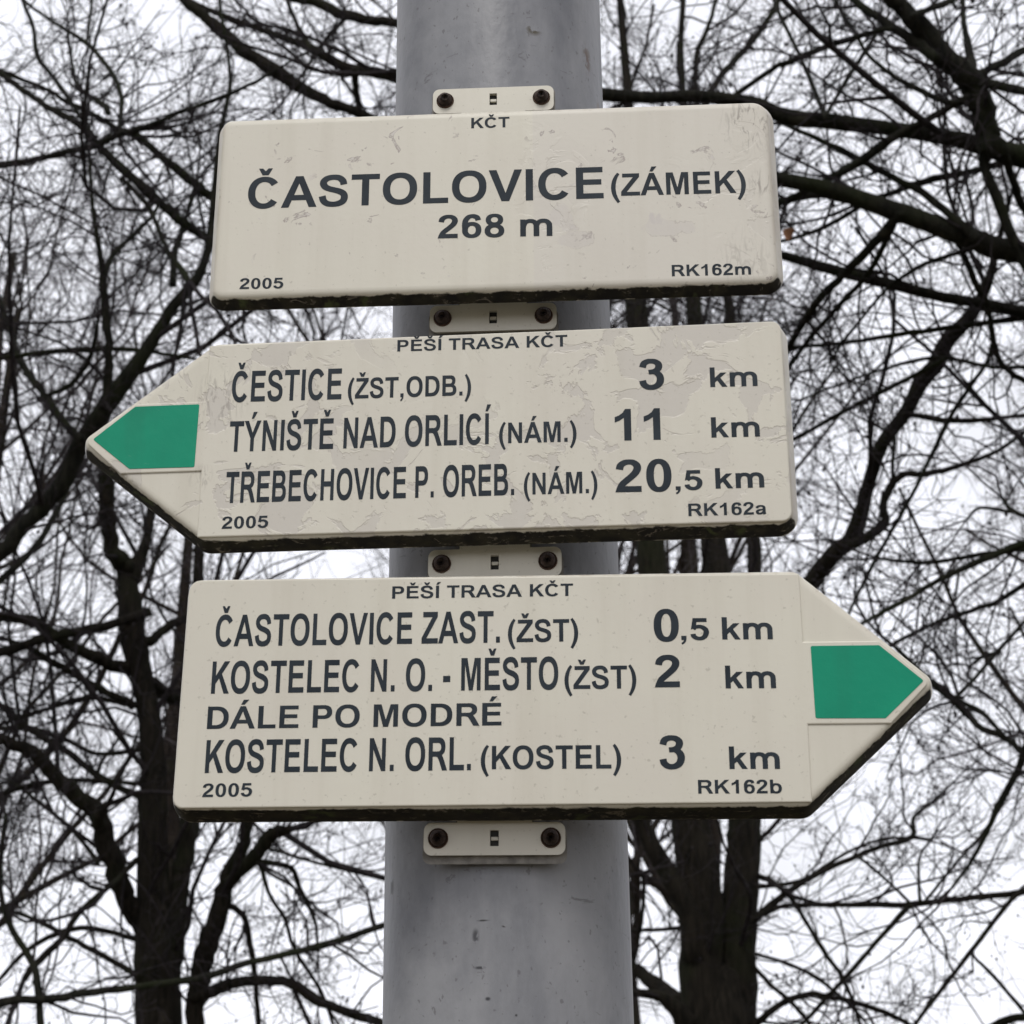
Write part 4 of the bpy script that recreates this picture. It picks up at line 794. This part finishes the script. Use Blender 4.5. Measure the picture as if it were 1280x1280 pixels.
def grow(S, D, L, Rd, rng, k=6, wob=0.22, up=0.06):
    """polylines of k points from start S along D with length L, wobbling"""
    n = len(S); P = np.zeros((n, k, 3)); P[:, 0] = S; d = unit(D)
    bend = rng.normal(0, wob * 0.5, (n, 3))
    for i in range(1, k):
        d = unit(d + rng.normal(0, wob, (n, 3)) + bend * 0.5 + np.array([0, 0, up]))
        P[:, i] = P[:, i - 1] + d * (L / (k - 1))[:, None]
    t = np.linspace(0, 1, k)
    return P, Rd[:, None] * (1 - 0.62 * t)[None, :]
def children(P, Rd, per, rng, ang=(0.5, 1.15), t0=0.12, lenf=(0.45, 0.8), radf=0.55):
    """side shoots on each polyline"""
    n, k, _ = P.shape
    m = rng.poisson(per, n) if np.ndim(per) == 0 else rng.poisson(per)
    idx = np.repeat(np.arange(n), m); N_ = len(idx)
    t = (t0 + (1 - t0) * rng.random(N_) ** 0.85) * (k - 1); i0 = np.minimum(t.astype(int), k - 2); fr = (t - i0)[:, None]
    S = P[idx, i0] * (1 - fr) + P[idx, i0 + 1] * fr
    T = unit(P[idx, i0 + 1] - P[idx, i0])
    q = unit(np.cross(T, rng.normal(size=(N_, 3))))
    a = rng.uniform(ang[0], ang[1], N_)[:, None]
    D = T * np.cos(a) + q * np.sin(a)
    r = Rd[idx, i0] * radf * rng.uniform(0.6, 1.0, N_)
    total = np.linalg.norm(P[idx, -1] - P[idx, 0], axis=1)
    L = total * rng.uniform(lenf[0], lenf[1], N_) * (1.15 - 0.6 * t / (k - 1))
    return S, D, L, r
def buds(P, rng, frac, size):
    """small seed clusters and buds hanging at shoot tips"""
    sel = P[rng.random(len(P)) < frac][:, -1]; n = len(sel)
    if not n: return np.zeros((0, 3)), np.zeros((0, 4), int)
    base = np.array([(1,0,0),(0,1,0),(-1,0,0),(0,-1,0),(0,0,1.5),(0,0,-1.5)], float)
    V = sel[:, None, :] + base[None] * (size * rng.uniform(0.6, 1.6, (n, 1, 1)))
    f = np.array([(0,1,4,4),(1,2,4,4),(2,3,4,4),(3,0,4,4),(1,0,5,5),(2,1,5,5),(3,2,5,5),(0,3,5,5)])
    F = (np.arange(n)[:, None, None] * 6 + f[None])
    return V.reshape(-1, 3), F.reshape(-1, 4)
def quads_tris(V, F, name, mat, parent, kind="stuff"):
    # buds use collapsed quads: write them as triangles through from the index trick
    tri = F[:, 2] == F[:, 3]
    me = bpy.data.meshes.new(name)
    Q = F[~tri]; T3 = F[tri][:, :3]
    me.vertices.add(len(V)); me.vertices.foreach_set("co", V.astype(np.float32).ravel())
    loops = np.concatenate([Q.ravel(), T3.ravel()]); me.loops.add(len(loops)); me.loops.foreach_set("vertex_index", loops.astype(np.int32))
    st = np.concatenate([np.arange(len(Q)) * 4, len(Q) * 4 + np.arange(len(T3)) * 3]).astype(np.int32)
    me.polygons.add(len(st)); me.polygons.foreach_set("loop_start", st)
    me.polygons.foreach_set("use_smooth", np.ones(len(st), dtype=bool)); me.update(calc_edges=True)
    o = link(name, me, mat, parent)
    if kind: o["kind"] = kind
    return o

def smooth_poly(rows, per=4):
    P = np.array(rows, float); P[:, :3] *= MM; P[:, 3] *= MM
    P = np.vstack([2 * P[0] - P[1], P, 2 * P[-1] - P[-2]]); o_ = []
    for i in range(1, len(P) - 2):
        for j in range(per):
            t = j / per; a, b, c, d = P[i-1], P[i], P[i+1], P[i+2]
            o_.append(0.5 * (2*b + (c-a)*t + (2*a-5*b+4*c-d)*t*t + (3*b-a-3*c+d)*t**3))
    o_.append(P[-2]); o_ = np.array(o_); o_[:, 3] = np.maximum(o_[:, 3], 1.0 * MM)
    return o_
def limb_mesh(Q, rng, sides):
    """one limb: knobbly round tube, closed at both ends"""
    P = Q[:, :3].copy(); r = Q[:, 3].copy()
    r *= 1 + rng.normal(0, 0.015 if r.max() > 0.06 else 0.035, len(r))
    P[1:-1] += rng.normal(0, 1, (len(P) - 2, 3)) * r[1:-1, None] * (0.03 if r.max() > 0.06 else 0.10)
    P = np.vstack([P[:1], P, P[-1:]]); r = np.r_[r[0] * 0.2, r, r[-1] * 0.2]
    P[0] = P[1] - unit(P[2] - P[1]) * r[1] * 0.3; P[-1] = P[-2] + unit(P[-2] - P[-3]) * r[-2] * 0.5
    V, F = tubes(P[None], r[None], sides, 1)
    k = len(P); lump = 1 + rng.normal(0, 0.025 if r.max() > 0.06 else 0.05, (k, sides, 1))
    V = (P[:, None] + (V.reshape(k, sides, 3) - P[:, None]) * lump).reshape(-1, 3)
    return V, F

def traced_tree(key, name, label, bark, base, dens, seed, group="bare trees of the park", side=1.2, flare=1.35):
    rng = np.random.default_rng(seed)
    root = empty(name, base); tag(root, label, "tree", group)
    b = np.array(base)
    seedsS, seedsD, seedsL, seedsR = [], [], [], []
    first = True
    for t, rows in LIMBS:
        if t != key: continue
        Q = smooth_poly(rows)
        if first:
            w = Q[0, 3]
            foot = np.array([[base[0], base[1], -0.15, w * flare * 1.25], [base[0], base[1], 0.25, w * flare], [base[0] * .5 + Q[0, 0] * .5, base[1] * .5 + Q[0, 1] * .5, Q[0, 2] * 0.55, w * 1.08]])
            Qf = np.vstack([foot, Q]); 
        else: Qf = Q
        big = Q[:, 3].max() > 0.06
        V, F = limb_mesh(Qf, rng, 14 if big else 8)
        nm = "trunk" if first else "limb"
        link(nm, mesh_np(nm, V - b, F), bark, root)
        first = False
        # side shoots along the limb
        d = np.diff(Q[:, :3], axis=0); sl = np.linalg.norm(d, axis=1)
        for i in range(len(d)):
            if Q[i, 2] < 2.0: continue
            m = rng.poisson(dens * sl[i])
            for _ in range(m):
                f = rng.random(); T = d[i] / sl[i]
                q = np.cross(T, rng.normal(size=3)); q /= np.linalg.norm(q); a = rng.uniform(0.5, 1.2)
                dirv = T * math.cos(a) + q * math.sin(a)
                rr = Q[i, 3]
                seedsS.append(Q[i, :3] + d[i] * f); seedsD.append(dirv)
                seedsL.append(rng.uniform(0.35, 1.05) * (0.75 if rr < 0.012 else 1.0)); seedsR.append(min(rr * 0.5, rng.uniform(0.0032, 0.0085)))
        # sturdier side branches
        for i in range(len(d)):
            if Q[i, 3] < 0.016 or Q[i, 2] < 2.2: continue
            for _ in range(rng.poisson((0.7 if key in 'TR' else side) * sl[i])):
                T = d[i] / sl[i]; q = np.cross(T, rng.normal(size=3)); q /= np.linalg.norm(q); a = rng.uniform(0.6, 1.2)
                seedsS.append(Q[i, :3] + d[i] * rng.random()); seedsD.append(T * math.cos(a) + q * math.sin(a))
                seedsL.append(rng.uniform(1.1, 2.6)); seedsR.append(min(Q[i, 3] * 0.6, rng.uniform(0.008, 0.017)))
        # the limb's own tip runs on as a fine shoot
        for _ in range(2 if Q[-1, 3] < 0.025 else 0):
            seedsS.append(Q[-1, :3]); seedsD.append(unit(Q[-1, :3] - Q[-2, :3]) + rng.normal(0, 0.25, 3)); seedsL.append(rng.uniform(.5, 1.0)); seedsR.append(Q[-1, 3] * 0.8)
    S, D, L, r = np.array(seedsS), np.array(seedsD), np.array(seedsL), np.array(seedsR)
    P1, R1 = grow(S, D, L, r, rng, 8, 0.20)
    parts = [tubes(P1, R1, 5, 1)]
    c2 = children(P1, R1, 5.4 + 7.0 * np.clip(L - 0.8, 0, 2), rng, lenf=(0.25, 0.6)); c2 = (c2[0], c2[1], c2[2], np.maximum(c2[3], 0.0023))
    P2, R2 = grow(*c2, rng, 6, 0.22); parts.append(tubes(P2, R2, 4, 2))
    c3 = children(P2, R2, 3.9, rng, lenf=(0.3, 0.75)); c3 = (c3[0], c3[1], np.maximum(c3[2], 0.05), np.maximum(c3[3], 0.0017))
    P3, R3 = grow(*c3, rng, 4, 0.25); parts.append(tubes(P3, R3, 3, 3))
    parts.append(buds(P3, rng, 0.22, 0.0045)); parts.append(buds(P2, rng, 0.12, 0.006))
    V, F = merge(parts)
    quads_tris(V - b, F, "crown", M_TWIG, root)
    return root, len(F)

def wild_tree(seed, height, scale_r, kind):
    """a whole bare tree grown from the ground; returns meshes for trunk and crown (origin at the foot)"""
    rng = np.random.default_rng(seed)
    k = 12; z = np.linspace(-0.15, height * 0.8, k)
    tr = np.zeros((1, k, 3)); tr[0, :, 2] = z
    tr[0, :, :2] = np.cumsum(rng.normal(0, 0.06, (k, 2)), axis=0)
    rr = scale_r * (1 - 0.75 * np.linspace(0, 1, k)) * np.r_[1.35, np.ones(k - 1)]
    V, F = limb_mesh(np.column_stack([tr[0], rr]), rng, 12)
    me_t = mesh_np("trunk", V, F)
    S, D, L, r = children(tr, rr[None], 22 if kind else 17, rng, (0.5, 1.2), 0.22, (0.38, 0.62), 0.42)
    L = np.clip(L, 1.5, height * 0.42)
    P1, R1 = grow(S, D, L, np.maximum(r, 0.016), rng, 10, 0.15, 0.08)
    V, F = tubes(P1, R1, 6, 1)
    me_l = mesh_np("limb", V, F)
    parts = []
    c = children(P1, R1, 8, rng, (0.45, 1.1), 0.15, (0.3, 0.6), 0.5)
    P2, R2 = grow(c[0], c[1], np.maximum(c[2], 0.6), np.maximum(c[3], 0.006), rng, 8, 0.2, 0.05); parts.append(tubes(P2, R2, 4, 2))
    c = children(P2, R2, 8, rng, (0.45, 1.1), 0.1, (0.3, 0.65), 0.55)
    P3, R3 = grow(c[0], c[1], np.maximum(c[2], 0.25), np.maximum(c[3], 0.0042), rng, 6, 0.24, 0.03); parts.append(tubes(P3, R3, 3, 3))
    c = children(P3, R3, 3.6, rng, (0.5, 1.2), 0.1, (0.3, 0.8), 0.6)
    P4, R4 = grow(c[0], c[1], np.maximum(c[2], 0.09), np.maximum(c[3], 0.0024), rng, 4, 0.28, 0.0); parts.append(tubes(P4, R4, 3, 4))
    parts.append(buds(P4, rng, 0.10, 0.008))
    V, F = merge(parts)
    return me_t, me_l, V, F

TR = [
 ("A", "bare_tree", "dark bare tree forking into many stems at the lower left, with a broken stub", M_BARK_DARK, (-1.93, 7.53, 0), 8.0, 11),
 ("B", "bare_tree", "bare tree at the left edge, its long limb slanting up behind the left arrow tip", M_BARK_MOSS, (-2.74, 5.65, 0), 6.8, 12),
 ("R", "bare_tree", "stout bare tree with forked double trunk standing right behind the pole", M_BARK_DARK, (0.76, 8.0, 0), 6.2, 13),
 ("T", "bare_tree", "mossy bare tree at the right edge with heavy limbs crossing behind the top sign", M_BARK_MOSS, (2.28, 4.71, 0), 5.8, 14),
]
tot = 0
for key, nm, lab, bark, base, dens, sd_ in TR:
    _, nf = traced_tree(key, nm, lab, bark, base, dens, sd_)
    tot += nf
print("twig faces", tot)

protos = []
for i, (sd_, h, rr, kd) in enumerate([(31, 13, 0.16, 0), (32, 11.5, 0.13, 1), (33, 14, 0.15, 0)]):
    t_, l_, V, F = wild_tree(sd_, h, rr, kd)
    print("wild", len(F), len(V))
    root = empty("bare_tree", (0, 0, 0))
    link("trunk", t_, M_BARK_BROWN, root); tag(link("limb", l_, M_BARK_BROWN, root), kind="stuff")
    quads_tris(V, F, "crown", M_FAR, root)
    protos.append(root)
FAR = [  # prototype, x, y, turn, scale, label
 (0, -0.45, 12.5, 0.3, 1.0, "nearest of the distant bare trees hidden behind the pole, twigs spreading to the left"),
 (1, -5.3, 13.9, 1.9, 1.0, "distant bare tree at the far left of the photo, half out of the picture"),
 (2, 0.15, 14.5, 4.0, 1.0, "distant bare tree standing hidden behind the pole and the signs"),
 (0, 0.75, 16.5, 2.6, 1.05, "distant bare tree behind the pole whose twigs spread right, past the forked trunk"),
 (1, 5.6, 14.4, 5.1, 1.0, "distant bare tree at the far right of the photo, half out of the picture"),
 (2, -7.4, 19.5, 2.2, 1.15, "farthest bare tree on the left, a pale lace of twigs near the top left corner"),
 (1, 0.5, 20.0, 0.8, 1.25, "farthest bare tree in the middle, pale twigs above and below the signs"),
 (0, 7.3, 19.0, 1.5, 1.15, "farthest bare tree on the right, a pale lace of twigs beyond the right arrow tip"),
 (1, -4.7, 19.6, 3.6, 1.2, "pale distant bare tree between the lower left stems and the far left one"),
 (2, 2.0, 22.5, 5.5, 1.3, "pale distant bare tree whose twigs show just right of the forked trunk"),
 (2, -6.0, 3.0, 1.0, 0.9, "added bare tree beside the photographer on the left, just outside the photo"),  # from here on unseen trees, added both sides to darken the pole's edges
 (0, 6.2, 2.0, 3.3, 0.9, "added bare tree beside the photographer on the right, just outside the photo"),
 (1, -6.4, -1.0, 2.0, 0.9, "second added bare tree out of the photo on the left, level with the pole"),
 (2, 6.6, -1.6, 4.3, 0.9, "second added bare tree out of the photo on the right, level with the pole"),
 (0, -7.6, 0.9, 5.0, 0.9, "third added bare tree out of the photo on the left, farthest to the side"),
 (1, 7.9, 0.6, 0.5, 0.9, "third added bare tree out of the photo on the right, farthest to the side"),
 (0, -9.5, -3.5, 0.0, 1.0, "added bare tree well to the side of the pole, outside the photo"),  # further unseen trees, put in to cut the light from the sides
 (1, -10.5, 3.2, 1.7, 1.0, "added bare tree well to the side of the pole, outside the photo"),
 (2, -12.5, -0.5, 3.4, 1.0, "added bare tree well to the side of the pole, outside the photo"),
 (0, -13.0, 5.5, 5.1, 1.0, "added bare tree well to the side of the pole, outside the photo"),
 (1, -9.0, 6.8, 0.6, 1.0, "added bare tree well to the side of the pole, outside the photo"),
 (2, 9.6, -3.8, 2.3, 1.0, "added bare tree well to the side of the pole, outside the photo"),
 (0, 10.4, 3.6, 4.0, 1.0, "added bare tree well to the side of the pole, outside the photo"),
 (1, 12.6, 0.4, 5.7, 1.0, "added bare tree well to the side of the pole, outside the photo"),
 (2, 13.2, 6.0, 1.2, 1.0, "added bare tree well to the side of the pole, outside the photo"),
 (0, 9.2, 7.0, 2.9, 1.0, "added bare tree well to the side of the pole, outside the photo"),
 (1, -15.0, 2.0, 4.6, 1.0, "added bare tree well to the side of the pole, outside the photo"),
 (2, 15.4, -2.4, 0.1, 1.0, "added bare tree well to the side of the pole, outside the photo"),
]
used = set()
for pi, x, y, a, s, lab in FAR:
    src = protos[pi]
    if pi in used:
        o = src.copy(); COL.objects.link(o)
        for ch in src.children:
            c = ch.copy(); COL.objects.link(c); c.parent = o
    else: o = src; used.add(pi)
    o.location = (x, y, 0); o.rotation_euler = (0, 0, a); o.scale = (s, s, s)
    tag(o, lab, "tree", "distant bare trees")

# ------------------------------------------------------------------ a last dead leaf caught on a twig by the top sign
def dead_leaf(loc, size, rot, label):
    V = []; F = []
    for i, (t, w) in enumerate([(0, 0.02), (.2, .32), (.45, .46), (.7, .36), (.9, .14), (1, .01)]):
        curl = 0.35 * math.sin(t * 2.6)
        for sgn in (-1, 0, 1): V.append((sgn * w * size, curl * size + abs(sgn) * 0.22 * w * size, -t * size))
    for i in range(5):
        for k in range(2): F.append((3*i + k, 3*i + k + 1, 3*i + k + 4, 3*i + k + 3))
    o = link("dead_leaf", mesh("dead_leaf", V, F, True), M_LEAF, None, loc)
    o.rotation_euler = rot
    tag(o, label, "leaf")
dead_leaf(LEAF, 0.05, (0.3, 0.4, 0.8), "curled brown dead leaf hanging just right of the top sign's edge")
